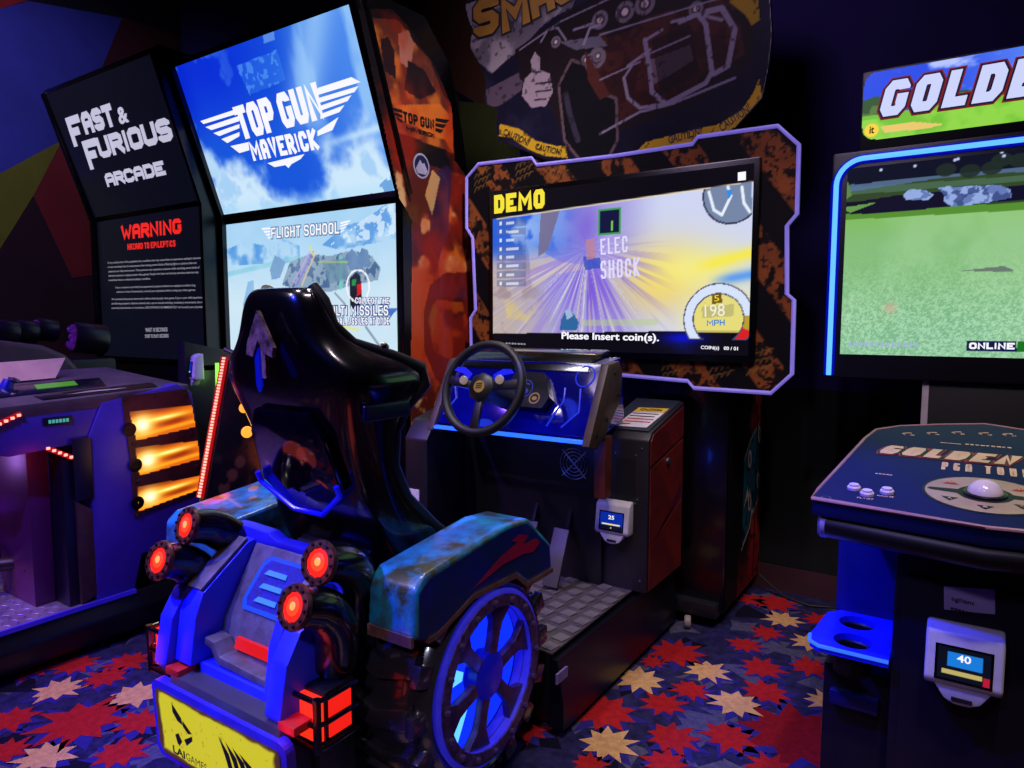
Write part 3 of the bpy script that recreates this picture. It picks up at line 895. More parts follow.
# steering wheel and dashboard
SWc = Vector((X0, 2.13, 1.148))
sd = Vector((0, -.94, .34)).normalized()        # axis toward the driver
sxv = Vector((1, 0, 0))
syv = sd.cross(sxv).normalized()
if syv.z < 0:
    syv = -syv
def swp(a, r, h=0):
    return SWc + (sxv * math.cos(a) + syv * math.sin(a)) * r + sd * h
sw = Mb().tube([swp(2 * math.pi * k / 40, .174) for k in range(40)], .018, 12, closed=True).put('steering_wheel', mat('grip_black', (.07, .065, .075), .5), rc)
for a in (math.radians(8), math.radians(172), math.radians(-90)):
    ta = math.radians(9)
    m = Mb().slab([swp(a - .35, .045, -.005), swp(a - .12, .165, -.004), swp(a + .12, .165, -.004), swp(a + .35, .045, -.005)], sd * .016)
    m.put('wheel_spoke', mat('spoke_black', (.06, .06, .08), .35), sw, bevel=.004)
Mb().lathe([(.058, -.02), (.058, .015), (.045, .024), (0, .024)], SWc, sd, 8).put('horn_pad', BLACK, sw)
Mb().lathe([(.024, .024), (.024, .027), (0, .027)], SWc, sd, 20).put('horn_emblem', lamp('emblem_amber_glow', (.75, .58, .22), .35), sw, smooth=False)  # the emblem is unlit; a slight glow is put into its material
PH = Panel(SWc + sd * .0275, sxv, syv, .1, .1)
for q in (-.008, 0, .008):
    PH.shape('emblem_bar', [(-.014, q - .0025), (.014, q - .0025 + .004), (.014, q + .0025 + .004), (-.014, q + .0025)], INK, sw, e=.001)
for a in (math.radians(165), math.radians(22)):
    Mb().lathe([(.017, .012), (.017, .022), (.013, .026), (0, .026)], swp(a, .088), sd, 16).put('wheel_button', lamp('button_cream', (.80, .70, .66), .35), sw)
for s in (-1, 1):
    PH2 = Panel(SWc + sd * .014, sxv, syv, .1, .1)
    PH2.shape('blue_inlay', [(s * .05, .05), (s * .09, .075), (s * .125, .075), (s * .14, .06), (s * .10, .052), (s * .06, .03)], lamp('inlay_blue', (.05, .12, 1), .8), sw, th=.002)
Mb().tube([SWc - sd * .01, SWc - sd * .25], .04, 14).put('steering_column', BLACK, rc)
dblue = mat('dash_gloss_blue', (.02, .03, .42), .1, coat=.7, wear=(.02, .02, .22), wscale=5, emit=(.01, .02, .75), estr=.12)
dash = Mb().yz([(2.30, .965), (2.46, 1.235), (2.62, 1.255), (2.66, 1.0), (2.40, .93)], X0 - .37, X0 + .35).put('dashboard', dblue, rc, bevel=.006)
Mb().yz([(2.43, 1.20), (2.50, 1.275), (2.62, 1.285), (2.64, 1.22)], X0 - .34, X0 + .30).put('dash_hood', GLOSS, dash, bevel=.01)
sl = Vector((0, .16, .27)).normalized()
PD = Panel((X0 - .40, 2.30, .965), (1, 0, 0), sl, .80, .314)
PD.w = .75
cy_line = lamp('dash_print_blue', (.12, .22, 1), .55)
for L in ([(.575, .03), (.60, .10), (.62, .14), (.61, .20)], [(.64, .03), (.70, .10), (.68, .20)], [(.05, .04), (.09, .12), (.04, .22)]):
    m = Mb()
    m.tube([PD.p(a, b, .002) for a, b in L], .0035, 6)
    m.put('dash_line', cy_line, dash)
m = Mb().tube([PD.p(.685 + .04 * math.cos(t * .2618), .255 + .045 * math.sin(t * .2618), .002) for t in range(24)], .003, 6, closed=True)
m.put('dash_ring', cy_line, dash)
# LED strip under the dash edge
Mb().obox((X0 - .01, 2.288, .948), (.36, 0, 0), (0, .012, 0), (0, 0, .007)).put('led_strip', blue_led, dash, bevel=.003)
glow('dash_glow', (X0 + .2, 2.22, .93), (.03, .09, 1), 1.1, .04)
glow('dash_glow_left', (X0 - .2, 2.22, 1.0), (.03, .09, 1), .9, .04)
glow('dash_panel_glow', (X0 + .15, 2.15, 1.25), (.02, .05, 1), .9, .04)
# gauge pod
PG = Panel(PD.p(.475, .155, .05), PD.ux, PD.uy, .2, .2)
pod = PG.shape('gauge_pod', [(-.09, -.07), (-.11, .0), (-.085, .085), (.05, .085), (.105, -.02), (.085, -.07)], mat('pod_black', (.03, .03, .045), .3), rc, e=-.05, th=.05)
PG.text('S', (-.045, -.015), (.005, -.015), .05, lamp('pod_blue', (.25, .3, .8), .4), pod, bold=.0)
m = Mb().tube([PG.p(-.02 + .038 * math.cos(t * .314), .01 + .038 * math.sin(t * .314), .001) for t in range(20)], .002, 6, closed=True)
m.put('pod_ring', lamp('pod_blue', (.25, .3, .8), .4), pod)
m = Mb().tube([PG.p(.04 + .022 * math.cos(t * .314), -.03 + .022 * math.sin(t * .314), .001) for t in range(20)], .003, 6, closed=True)
m.put('start_button', lamp('pod_amber', (.72, .56, .35), .4), pod)
PG.shape('start_button_face', [(.04 + .012 * math.cos(t * .5236), -.03 + .009 * math.sin(t * .5236)) for t in range(12)], lamp('pod_amber', (.72, .56, .35), .4), pod, e=.001)
# bracket plates at the dash ends
for sx in (-1, 1):
    a, b = ((X0 - .405, X0 - .372) if sx < 0 else (X0 + .352, X0 + .385))
    br = Mb().yz([(2.27, .935), (2.43, 1.235), (2.53, 1.245), (2.56, 1.20), (2.55, 1.09), (2.40, .95), (2.34, .915)], a, b).put('dash_bracket', brownp, rc, bevel=.005)
    for y, z in ((2.33, .975), (2.49, 1.20), (2.52, 1.11), (2.42, 1.02)):
        Mb().lathe([(.009, 0), (.009, .005), (0, .007)], (b if sx > 0 else a, y, z), (sx, 0, 0), 8).put('screw', DARKMETAL, br)
# footwell
Mb().box(X0 - .42, X0 + .30, 2.56, 2.62, .29, .95).put('footwell_panel', mat('footwell_dark', (.018, .018, .03), .5), rc, bevel=.004)
Mb().box(X0 + .325, X0 + .375, 2.43, 2.495, .70, .95).put('support_leg', mat('leg_rust', (.40, .15, .11), .5, wear=(.3, .10, .10), wscale=10), rc, bevel=.006)
fan = Mb()
fc = (X0 + .17, 2.556, .80)
for r in (.02, .036, .052, .066):
    fan.tube([(fc[0] + r * math.cos(k * .2618), fc[1] - .004, fc[2] + r * math.sin(k * .2618)) for k in range(24)], .0022, 6, closed=True)
for k in range(4):
    a = k * math.pi / 2 + .785
    fan.tube([(fc[0], fc[1] - .004, fc[2]), (fc[0] + .08 * math.cos(a), fc[1] - .004, fc[2] + .08 * math.sin(a))], .0028, 6)
fan.put('fan_grille', METAL, rc)
Mb().box(X0 + .055, X0 + .085, 2.551, 2.556, .90, .925).put('latch', mat('latch_pink', (.5, .35, .4), .5), rc, smooth=False)
wing = Mb().yz([(2.30, .29), (2.30, .88), (2.36, .96), (2.62, 1.03), (2.70, 1.0), (2.70, .29)], X0 - .56, X0 - .43).put('side_wing', mat('wing_charcoal', (.085, .075, .10), .45), rc, bevel=.01)
Mb().box(X0 - .55, X0 - .475, 2.294, 2.299, .60, .65).put('barcode_sticker', PAPER, wing, smooth=False)
for dx, z0, z1 in ((-.02, .38, .53), (.15, .31, .53)):
    Mb().obox((X0 + dx, 2.47 if dx < 0 else 2.44, (z0 + z1) / 2), (.036, 0, 0), (0, .05, (z1 - z0) / 2), (0, -.006, .003)).put('pedal', mat('pedal_grey', (.27, .25, .28), .5, metal=.2), rc, bevel=.003)
    Mb().tube([(X0 + dx, 2.50, (z0 + z1) / 2), (X0 + dx, 2.57, .60)], .012, 8).put('pedal_arm', BLACK, rc)

# coin pedestal
px0, px1, py0, py1 = -1.285, -1.055, 2.58, 2.98
ped = Mb().yz([(py0, .29), (py0, .925), (py0 + .03, .955), (py1, 1.045), (py1, .29)], px0, px1).put('coin_pedestal', mat('pedestal_charcoal', (.085, .07, .085), .5, wear=(.105, .08, .09), wscale=6), rc, bevel=.008)
redpan = mat('pedestal_rust_red', (.42, .10, .08), .42, wear=(.32, .07, .09), wscale=6)
PP = Panel((px1, py0, .29), (0, 1, 0), (0, 0, 1), py1 - py0, .8)
PP.shape('upper_side_panel', [(.015, .53), (.385, .605), (.385, .735), (.04, .655), (.015, .63)], redpan, ped, e=.001, th=.004)
PP.shape('side_panel', [(.015, .20), (.015, .515), (.385, .59), (.385, .33)], redpan, ped, e=.001, th=.004)
PP.shape('lower_side_panel', [(.015, .01), (.015, .19), (.385, .32), (.385, .01)], redpan, ped, e=.001, th=.004)
PP.shape('panel_stripe', [(.03, .21), (.10, .225), (.37, .40), (.37, .345)], mat('stripe_plum', (.30, .05, .20), .4), ped, e=.006)
Mb().lathe([(.016, 0), (.016, .008), (.008, .010), (0, .010)], (px1 + .005, 2.78, .81), (1, 0, 0), 16).put('key_lock', METAL, ped)
PF = Panel((px0, py0, .29), (1, 0, 0), (0, 0, 1), .22, .7)
slot = PF.shape('coin_recess', [(a + .13, b + .47) for a, b in rrect(.085, .17, .02)], mat('recess_black', (.01, .01, .015), .6), ped, e=.001, th=.003)
for a, b in ((.085, .37), (.175, .37), (.085, .57), (.175, .57), (.2, .60), (.2, .05), (.185, .39)):
    Mb().lathe([(.005, 0), (.004, .004), (0, .005)], PF.p(a, b), -Vector((0, 1, 0)), 8).put('rivet', METAL, ped)
slp = Vector((0, .37, .09)).normalized()
PT = Panel((px0, py0 + .03, .955), (1, 0, 0), slp, .22, .38)
Mb().slab([PT.p(.005, .0, .001), PT.p(.215, .0, .001), PT.p(.215, .375, .001), PT.p(.005, .375, .001)], PT.n * .004).put('top_cover', mat('cover_slate', (.13, .16, .21), .5), ped, smooth=False)
sn = PT.shape('caution_sign', [(.055, .02), (.195, .03), (.205, .26), (.07, .25)], PAPER, ped, e=.006, th=.002, label='white caution sign with yellow header')
PT.shape('sign_header', [(.066, .195), (.202, .205), (.205, .258), (.07, .248)], mat('header_yellow', (.85, .70, .15), .6), ped, e=.009)
PT.text('CAUTION', (.09, .21), (.185, .217), .025, INK, ped, e=.0105, bold=.02)
for k, (w, m) in enumerate(((.115, INK), (.11, INK), (.118, mat('sign_red', (.75, .12, .12), .6)), (.115, mat('sign_red', (.75, .12, .12), .6)), (.04, mat('sign_red', (.75, .12, .12), .6)))):
    b = .172 - k * .032
    PT.shape('sign_text_line', [(.072, b), (.072 + w, b + .005), (.072 + w, b + .015), (.072, b + .010)], m, ped, e=.009)

# card readers, built once per machine
def card_reader(parent, c, tilt=0, amber=False):
    """white card reader: c = centre of the back on a wall facing -Y"""
    cx, cy, cz = c
    b = Mb().yz([(cy, cz - .06), (cy - .05, cz - .06), (cy - .06, cz - .045), (cy - .045, cz + .065), (cy - .02, cz + .078), (cy, cz + .078)], cx - .075, cx + .075).put('card_reader', WHITEP, parent, bevel=.010, bseg=3, label='white plastic card reader with small lit display')
    Mb().xz([(cx - .06, cz - .05), (cx - .035, cz - .088), (cx - .015, cz - .098), (cx + .015, cz - .098), (cx + .035, cz - .088), (cx + .06, cz - .05)], cy - .052, cy - .008).put('swipe_chin', WHITEP, b, bevel=.006)
    up = Vector((0, .015, .11)).normalized()
    P = Panel((cx - .055, cy - .0595, cz - .042), (1, 0, 0), up, .11, .08)
    P.shape('reader_bezel', [(0, 0), (.11, 0), (.11, .08), (0, .08)], GLASS_BLACK, b, e=.0005, th=.001)
    s = Sheet(Panel(P.p(.005, .005), P.ux, P.uy, .1, .07), .002)
    s.C[:] = (.02, .16, .62) if not amber else (.03, .05, .10)
    if amber:
        s.poly([(.02, .03), (.085, .03), (.085, .062), (.02, .062)], (.10, .48, .85))
        s.poly([(.01, .012), (.085, .012), (.085, .022), (.01, .022)], (.75, .68, .40))
        s.poly([(.088, .0), (.1, .0), (.1, .02), (.088, .02)], (.7, .1, .2))
    else:
        s.poly([(.01, .02), (.09, .02), (.09, .026), (.01, .026)], (.9, .85, .6))
        s.poly([(0, 0), (.1, 0), (.1, .017), (0, .017)], (.03, .05, .15))
        s.disc((.05, .008), .004, (.8, .7, .4))
    s.bake('reader_screen', SCREEN, b, e=.002)
    P.text('40' if amber else '25', (.042, .048), (.068, .048), .016, LIT_WHITE, b, e=.004, bold=.02)
    Mb().box(cx - .02, cx + .02, cy - .056, cy - .051, cz - .088, cz - .080).put('card_slot', INK, b, smooth=False)
    return b
card_reader(rc, (px0 + .095, py0, .59))
# ---- screen tower of the racing cabinet
TY = 3.04
tower = Mb().box(-2.02, -.88, TY + .03, 3.64, .07, 2.12).put('tower', mat('tower_gloss_black', (.02, .018, .035), .22, coat=.3), rc, bevel=.01)
Mb().box(-1.98, -.90, TY - .02, 3.60, .055, .12).put('tower_plinth', BLACK, rc, bevel=.006)
# printed right side of the tower
PR = Panel((-.879, TY + .035, .08), (0, 1, 0), (0, 0, 1), .60, 1.36)
s = Sheet(PR, .006)
s.C[:] = (.02, .018, .04)
n_ = s.fb(6, 3)
s.mix(sstep(s.S * 1.0 + (n_ - .5) * .2 - .10 * s.T, .25, .42), (.52, .13, .12))
s.mix(sstep(s.T, .30, .02) * (s.S > .2), (.40, .06, .08), .8)
s.poly([(.26, .22), (.56, .42), (.56, .80), (.40, .78), (.26, .66)], (.06, .25, .31))
s.line([(.26, .22), (.40, .30), (.43, .38), (.45, .36), (.56, .42)], .012, (.62, .55, .5))
s.line([(.26, .66), (.36, .74), (.56, .82)], .008, (.5, .45, .4))
s.mix((s.fb(30, 9) > .63) * (s.S > .22), (.04, .02, .03), .7)
s.mix(sstep(np.abs(s.S - .49), .012, .004), (.015, .01, .02))
s.bake('side_art', PRINT, rc, label='dark red side art with worn lettering')
for ch, a, b, h in (('0', .51, .56, .10), ('0', .51, .56, .34), ('0', .33, .39, .24), ('0', .35, .41, .02)):
    PR.text(ch, (a, .36 + h), (b, .37 + h), .09, mat('letter_cream', (.6, .56, .52), .5), rc, e=.003, bold=.02)
PR.shape('side_arrow', [(.27, .42), (.34, .47), (.34, .44), (.38, .47), (.38, .50), (.34, .48), (.33, .52)], mat('letter_cream', (.6, .56, .52), .5), rc, e=.003)

# monitor surround: hazard striped board with a lit edge
BP = [(467, 178), (479, 164), (532, 158), (537, 165), (614, 156), (693, 144), (698, 137), (778, 126), (799, 145), (797, 214), (787, 226), (787, 294), (794, 300), (792, 374), (771, 393), (694, 388), (688, 381), (600, 373), (560, 375), (552, 381), (490, 383), (472, 368), (471, 318), (476, 310), (473, 238), (467, 228)]
PB = Panel((-2.35, TY - .04, 1.0), (1, 0, 0), (0, 0, 1), 1.80, 1.30)
bpts = PB.sts(BP)
board = Mb().slab([PB.p(a, b, 0) for a, b in bpts], (0, .06, 0)).put('monitor_surround', BLACK, rc, smooth=False)
s = Sheet(PB, .006)
s.C[:] = (.035, .03, .05)
g = (s.S + s.T * .75 + .03) / .33
rust_m = sstep(np.abs(g - np.floor(g) - .5), .27, .24)
rustn = s.fb(16, 4)
oc = np.stack([.38 + .17 * rustn, .20 + .09 * rustn, .10 + .03 * rustn], -1)
k = (rust_m * (1 - sstep(s.fb(26, 12, 5), .54, .60) * .9) * (1 - sstep(s.fb(70, 13, 3), .60, .66) * .7))[..., None]
s.C = s.C * (1 - k) + oc * k
# tyre tracks at the corners
for (cx, cy) in ((.16, 1.12), (.42, 1.14), (.62, 1.12), (1.22, .18), (1.44, .18), (1.60, .21)):
    for i in range(4):
        for j in range(3):
            a = cx + i * .026 - .04
            b = cy + j * .034 - .035 + i * .008
            s.line([(a, b), (a + .012, b + .022), (a + .026, b + .022)], .006, (.50, .35, .14), .8)
s.bake('surround_print', PRINT, board, e=.0015, mask=bpts)
edge = Mb().tube([PB.p(a, b, .002) for a, b in bpts], .009, 8, closed=True).put('edge_light', mat('edge_acrylic', (.55, .50, .80), .3, emit=(.52, .47, .95), estr=.38), board)

# the game screen
c0 = [PB.st(u, v) for u, v in ((494, 192), (753, 170), (752, 358), (497, 347))]
sx0, sx1 = -1.99 + .0, 0
x0 = PB.O.x + (c0[0][0] + c0[3][0]) / 2
x1 = PB.O.x + (c0[1][0] + c0[2][0]) / 2
z1 = PB.O.z + (c0[0][1] + c0[1][1]) / 2
z0 = PB.O.z + (c0[2][1] + c0[3][1]) / 2
Mb().box(x0 - .025, x1 + .025, TY - .062, TY - .035, z0 - .03, z1 + .025).put('monitor_bezel', GLASS_BLACK, rc, bevel=.006)
PSn = Panel((x0, TY - .063, z0), (1, 0, 0), (0, 0, 1), x1 - x0, z1 - z0)
s = Sheet(PSn, .0045)
W_, H_ = PSn.w, PSn.h
u_, v_ = s.S / W_, s.T / H_
s.C[:] = (.62, .60, .86)
n1, n2 = s.fb(5, 1), s.fb(14, 2)
# sky and rocks at the left, glare at the right
s.mix(sstep(u_, .5, .15) * sstep(v_, .45, .7), (.16, .38, .88))
s.mix(sstep(n1, .52, .66) * sstep(u_, .45, .1) * sstep(v_, .5, .8), (.86, .92, 1), .9)
s.mix(sstep(u_ + v_ * .2, .42, .05) * sstep(v_, .72, .5), (.72, .66, .66))
s.mix(sstep(n2, .45, .7) * sstep(u_, .35, .05) * sstep(v_, .75, .55), (.50, .42, .46), .7)
s.pxpoly([(541, 210), (560, 208), (548, 250), (538, 255)], (.50, .45, .55), .85)
s.pxpoly([(528, 243), (560, 262), (598, 266), (555, 275), (532, 290)], (.80, .74, .72), .8)
s.mix(sstep(u_, .5, .72), (.86, .90, .98), .8)
d = np.hypot((u_ - .70) / .16, (v_ - .42) / .20)
s.mix(np.exp(-d ** 2), (.95, .80, .36), .95)
d = np.hypot((u_ - .80) / .20, (v_ - .47) / .13)
s.mix(np.exp(-d ** 2), (.98, .95, .50), .8)
s.mix(sstep(u_, .78, .9) * np.exp(-((v_ - .47 - (u_ - .8) * .35) / .035) ** 2), (.98, .92, .25), .9)
s.mix(sstep(u_, .85, .95) * np.exp(-((v_ - .39 - (u_ - .85) * .25) / .03) ** 2), (.30, .58, .95), .9)
s.mix(sstep(u_, .72, .86) * sstep(v_, .42, .2), (.97, .95, .55), .8)
# radiating speed streaks
ang = np.arctan2(s.T - .62 * H_, s.S - .42 * W_)
rad = np.hypot(s.S - .42 * W_, s.T - .62 * H_)
st = fbm(ang * 6, rad * .4, 3.5, 6, 3)
m_ = sstep(st, .50, .62) * sstep(rad, .04, .2) * sstep(v_, .72, .5) * sstep(u_, .78, .55)
s.mix(m_, (.56, .44, .86), .6)
s.mix(sstep(fbm(ang * 9, rad * .3, 4, 16, 3), .60, .68) * sstep(v_, .6, .4) * sstep(u_, .7, .5), (.95, .92, 1), .7)
s.mix(sstep(fbm(ang * 8, rad * .3, 4, 21, 3), .63, .69) * sstep(v_, .6, .35) * sstep(u_, .7, .4), (.90, .80, .50), .55)
s.mix(np.exp(-(((u_ - .42) / .09) ** 2 + ((v_ - .75) / .15) ** 2)), (.42, .26, .80), .6)
s.mix(np.exp(-(((u_ - .50) / .05) ** 2 + ((v_ - .62) / .25) ** 2)), (.78, .74, .95), .5)
s.mix(sstep(u_, .9, .3) * .6 + .25, (.80, .80, .94), .12)
s.mix(sstep(u_, .30, .02) * sstep(v_, .62, .40), (.74, .68, .66), .8)
s.mix(sstep(n2, .45, .65) * sstep(u_, .28, .05) * sstep(v_, .6, .4), (.60, .52, .55), .6)
s.mix(sstep(u_, .40, .2) * sstep(v_, .55, .68), (.13, .36, .86), .75)
s.mix(sstep(n1 + .4 * (n2 - .5), .5, .62) * sstep(u_, .42, .1) * sstep(v_, .5, .75), (.75, .85, .98), .7)
s.pxpoly([(541, 212), (560, 210), (548, 250), (538, 257)], (.46, .42, .55), .85)
s.mix(np.exp(-(((u_ - .44) / .12) ** 2 + ((v_ - .40) / .22) ** 2)) * sstep(st, .42, .58), (.42, .28, .86), .75)
# road to the foreground, blue car
s.pxpoly([(583, 256), (600, 258), (603, 268), (585, 270)], (.20, .30, .75), .8)
s.pxpoly([(586, 240), (594, 238), (596, 258), (587, 260)], (.75, .52, .58), .8)
s.pxpoly([(561, 320), (566, 310), (574, 314), (579, 322), (577, 330), (560, 330)], (.18, .40, .62))
s.pxpoly([(565, 311), (570, 308), (573, 316), (567, 320)], (.62, .72, .85))
s.pxline([(583, 323), (655, 322)], .03, (.72, .80, .55), .5)
s.mix(sstep(fbm(s.S, s.T, 9, 33, 3), .6, .72) * sstep(u_, .3, .05) * sstep(v_, .4, .2), (.93, .82, .35), .6)
# black band top and bottom
s.poly(PSn.sts([(480, 178), (780, 140), (780, 178.5), (752, 182), (495, 219), (480, 221)]), (.035, .025, .06))
s.poly(PSn.sts([(480, 334), (497, 333.5), (750, 330), (780, 329.5), (780, 380), (480, 360)]), (.03, .025, .06))
d = np.hypot((s.S - PSn.st(683, 337)[0]) / .10, (s.T - PSn.st(683, 338)[1]) / .028)
s.mix(np.exp(-d ** 2 * 1.2) * (s.T < PSn.st(683, 331.5)[1]), (.02, .04, .75))
s.pxline([(497, 219), (752, 182)], .006, (.95, .88, .75), .9)
# mini map
c = PSn.st(732, 194)
ins = s.inside(PSn.sts([(495, 219), (752, 182), (752, 330), (497, 333)]))
dd = np.hypot(s.S - c[0], s.T - c[1])
s.mix((dd < .125) & ins, (.40, .47, .60), .85)
s.mix(((dd > .118) & (dd < .126)) & ins, (.16, .15, .25), .8)
s.pxline([(709, 192), (714, 210), (722, 215), (731, 196), (728, 187)], .012, (.92, .95, 1))
s.pxline([(742, 187), (744, 203), (750, 212)], .012, (.92, .95, 1))
s.pxpoly([(727, 190), (732, 189), (731, 197), (727, 199)], (.2, .55, .9))
# centre sign and small portrait of the road ahead
s.pxpoly([(598, 209), (621, 207.5), (621, 234), (598, 236)], (.25, .62, .35))
s.pxpoly([(600, 211), (619, 209.5), (619, 232.5), (600, 234)], (.07, .08, .24))
s.pxpoly([(611, 221), (613, 221), (613, 231), (611, 231)], (.5, .8, .3))
# standings list
for k in range(8):
    y = 220 + k * 8.6
    s.pxpoly([(497, y), (526, y - 1), (526, y + 6), (497, y + 6.5)], (.36, .40, .58), .5 if k != 2 else .2)
    s.pxpoly([(500, y + 1.5), (502, y + 1.4), (502, y + 5), (500, y + 5)], (.95, .95, 1), .9)
    s.pxpoly([(506, y + 2), (519 if k % 2 else 514, y + 1.4), (519 if k % 2 else 514, y + 4.2), (506, y + 4.6)], (.92, .93, 1), .75)
# speedometer
c = PSn.st(718, 319)
dd = np.hypot(s.S - c[0], s.T - c[1])
aa = np.degrees(np.arctan2(s.T - c[1], s.S - c[0]))
arc = (aa > -38) | (aa < -142)
R1, R0 = .148, .112
mm = (dd < R1) & (dd > R0) & (s.T > c[1] - .085)
s.mix((dd < R1 + .006) & (dd > R0 - .006) & (s.T > c[1] - .09), (.28, .26, .42))
s.mix(mm, (.84, .89, .98))
s.mix(mm & (aa < 6) & (aa > -20), (.72, .62, .18))
s.mix(mm & (aa <= -20) & (aa > -80), (.85, .12, .12))
s.mix((dd < R0 - .006) & (s.T > c[1] - .06), (.90, .85, .45), .85)
s.pxpoly([(702, 307), (734, 304), (734, 316), (702, 318)], (.70, .68, .45), .7)
s.pxpoly([(712, 294), (722, 293), (722, 303), (712, 304)], (.45, .34, .10))
scr = s.bake('game_screen', SCREEN, rc, label='lit game screen showing a race demo')
T = PSn.pxtext
pxblock(PSn, 'DEMO', (494.5, 214), (545, 208), (494.5, 195.5), LIT_YELLOW, scr, sw=.27)
T('Please Insert coin(s).', (562, 341), (659, 343.5), (562, 332), LIT_WHITE, scr, bold=.03)
T('COIN(s)   00 / 01', (701, 350), (738, 351.5), (701, 345.5), LIT_WHITE, scr, bold=.02)
bars(PSn, PSn.st(506, 344), PSn.st(527, 345), .008, LIT_GREYTEXT, scr)
mg = lamp('screen_dark_ink', (.25, .20, .30), .9)
T('198', (705, 317), (725, 316), (705, 305), lamp('screen_offwhite', (.93, .92, .85), 1), scr, bold=.0)
pxblock(PSn, 'MPH', (707, 326), (725, 325.5), (707, 320), lamp('screen_skyblue', (.2, .5, .8), 1), scr, sw=.2)
T('5', (714.5, 301.5), (719.5, 301), (714.5, 295.5), LIT_YELLOW, scr, bold=.0)
sg = lamp('screen_pale_violet', (.86, .84, .98), 1)
pxblock(PSn, 'ELEC', (601, 255), (628, 252), (601, 239), sg, scr, sw=.12, gap=.14)
pxblock(PSn, 'SHOCK', (601, 279), (640, 276), (601, 261), sg, scr, sw=.12, gap=.14)
PSn.shape('screen_badge', PSn.sts([(738, 172.5), (746, 171.5), (746, 180), (738, 181)]), LIT_WHITE, scr)

# topper board with the truck picture
PTp = Panel((-2.40, TY + .05, 1.95), (1, 0, 0), (0, 0, 1), 2.0, 1.15)
TP = [(465, -60), (466, 12), (472, 30), (470, 48), (480, 66), (486, 80), (484, 103), (498, 110), (496, 128), (499, 141), (530, 153), (545, 160), (575, 163), (620, 160), (694, 148), (735, 128), (762, 98), (768, 70), (772, 35), (770, 0), (766, -60)]
tpts = PTp.sts(TP)
topper = Mb().slab([PTp.p(a, b, 0) for a, b in tpts], (0, .03, 0)).put('topper_board', BLACK, rc, smooth=False)
for x in (-1.9, -1.05):
    Mb().box(x - .03, x + .03, TY + .085, TY + .13, 2.05, 2.5).put('topper_post', BLACK, rc, bevel=.004)
s = Sheet(PTp, .005)
s.C[:] = (.05, .045, .13)
sm = s.fb(7, 11)
s.mix(sstep(sm, .45, .7), (.14, .13, .22), .6)
# smoke cloud behind the lettering
s.pxpoly([(462, -60), (600, -60), (572, 8), (548, 20), (520, 50), (492, 72), (478, 62), (466, 42)], (.36, .33, .37))
s.mix(sstep(sm, .42, .6) * s.inside(PTp.sts([(462, -60), (600, -60), (560, 12), (515, 52), (492, 74), (478, 62), (462, 40)])), (.62, .56, .58), .75)
s.pxpoly([(486, 90), (505, 80), (524, 70), (522, 90), (500, 106), (488, 108)], (.30, .24, .30))
# truck: chassis, cab, bull bar
s.pxpoly([(515, 50), (575, 8), (640, -30), (740, -40), (755, 10), (752, 60), (700, 100), (600, 140), (560, 130), (545, 90), (520, 80)], (.09, .05, .07))
s.pxpoly([(600, 40), (720, 0), (735, 20), (735, 60), (665, 105), (625, 105), (600, 130), (595, 90)], (.17, .06, .06))
s.mix(sstep(s.fb(12, 14), .5, .62) * s.inside(PTp.sts([(575, 40), (735, -10), (745, 55), (600, 135), (590, 70)])), (.26, .11, .09), .8)
s.pxpoly([(645, 62), (690, 45), (694, 60), (672, 74), (655, 84)], (.42, .33, .36))
s.pxpoly([(652, 40), (690, 25), (700, 70), (660, 96)], (.05, .04, .06), .5)
for c, r in (((600, 20), .045), ((625, 12), .05), ((645, 4), .052), ((597, 58), .05), ((598, 56), .03), ((696, 9), .035), ((586, 60), .03), ((556, 42), .03)):
    p = PTp.st(*c)
    s.disc(p, r, (.40, .36, .40))
    s.disc(p, r * .62, (.22, .16, .2))
    s.disc(p, r * .38, (.72, .66, .66))
s.pxpoly([(560, 42), (600, 36), (608, 46), (575, 50)], (.34, .32, .38))
# tyre
tp = PTp.sts([(560, 85), (572, 62), (585, 66), (595, 92), (615, 100), (616, 140), (605, 162), (585, 164), (566, 140)])
s.line(tp, .03, (.34, .26, .28), 1, True)
s.poly(tp, (.03, .025, .05))
s.pxline([(566, 95), (570, 115), (578, 140)], .03, (.20, .18, .24), .9)
s.pxpoly([(585, 50), (600, 75), (610, 95), (600, 100), (588, 80)], (.28, .12, .10))
# bull bar tubes
bar = (.50, .46, .54)
for L, w in (([(645, 40), (650, 70), (652, 92), (666, 104), (706, 83), (712, 72), (706, 25), (698, 14), (680, 22)], .022), ([(672, 22), (700, 15), (722, 20)], .014), ([(706, 12), (722, 8), (735, 30), (728, 66), (714, 74)], .024), ([(662, 30), (646, 40)], .014),
             ([(628, 66), (650, 50)], .014), ([(624, 78), (632, 66)], .012), ([(624, 78), (628, 98), (640, 108), (666, 104)], .016), ([(640, 58), (690, 36)], .008), ([(600, 80), (640, 62)], .008), ([(541, 42), (548, 30), (558, 28), (566, 40)], .01), ([(574, 30), (592, 24)], .012), ([(584, 44), (590, 28), (600, 25)], .014),
             ([(600, 134), (640, 112), (672, 104), (735, 78)], .012), ([(520, 50), (560, 22), (620, -6)], .008), ([(600, 35), (740, -8)], .008)):
    s.pxline(L, w, bar, .95)
# thumbs-up glove
s.pxpoly([(531, 60), (535, 52), (540, 58), (540, 70), (550, 74), (553, 92), (546, 106), (532, 108), (522, 96), (524, 80), (532, 72)], (.55, .48, .52))
s.pxline([(536, 84), (551, 82)], .008, (.12, .09, .15))
s.pxline([(536, 92), (551, 90)], .008, (.12, .09, .15))
s.pxline([(535, 100), (546, 99)], .008, (.12, .09, .15))
s.pxline([(533, 72), (541, 72)], .008, (.12, .09, .15))
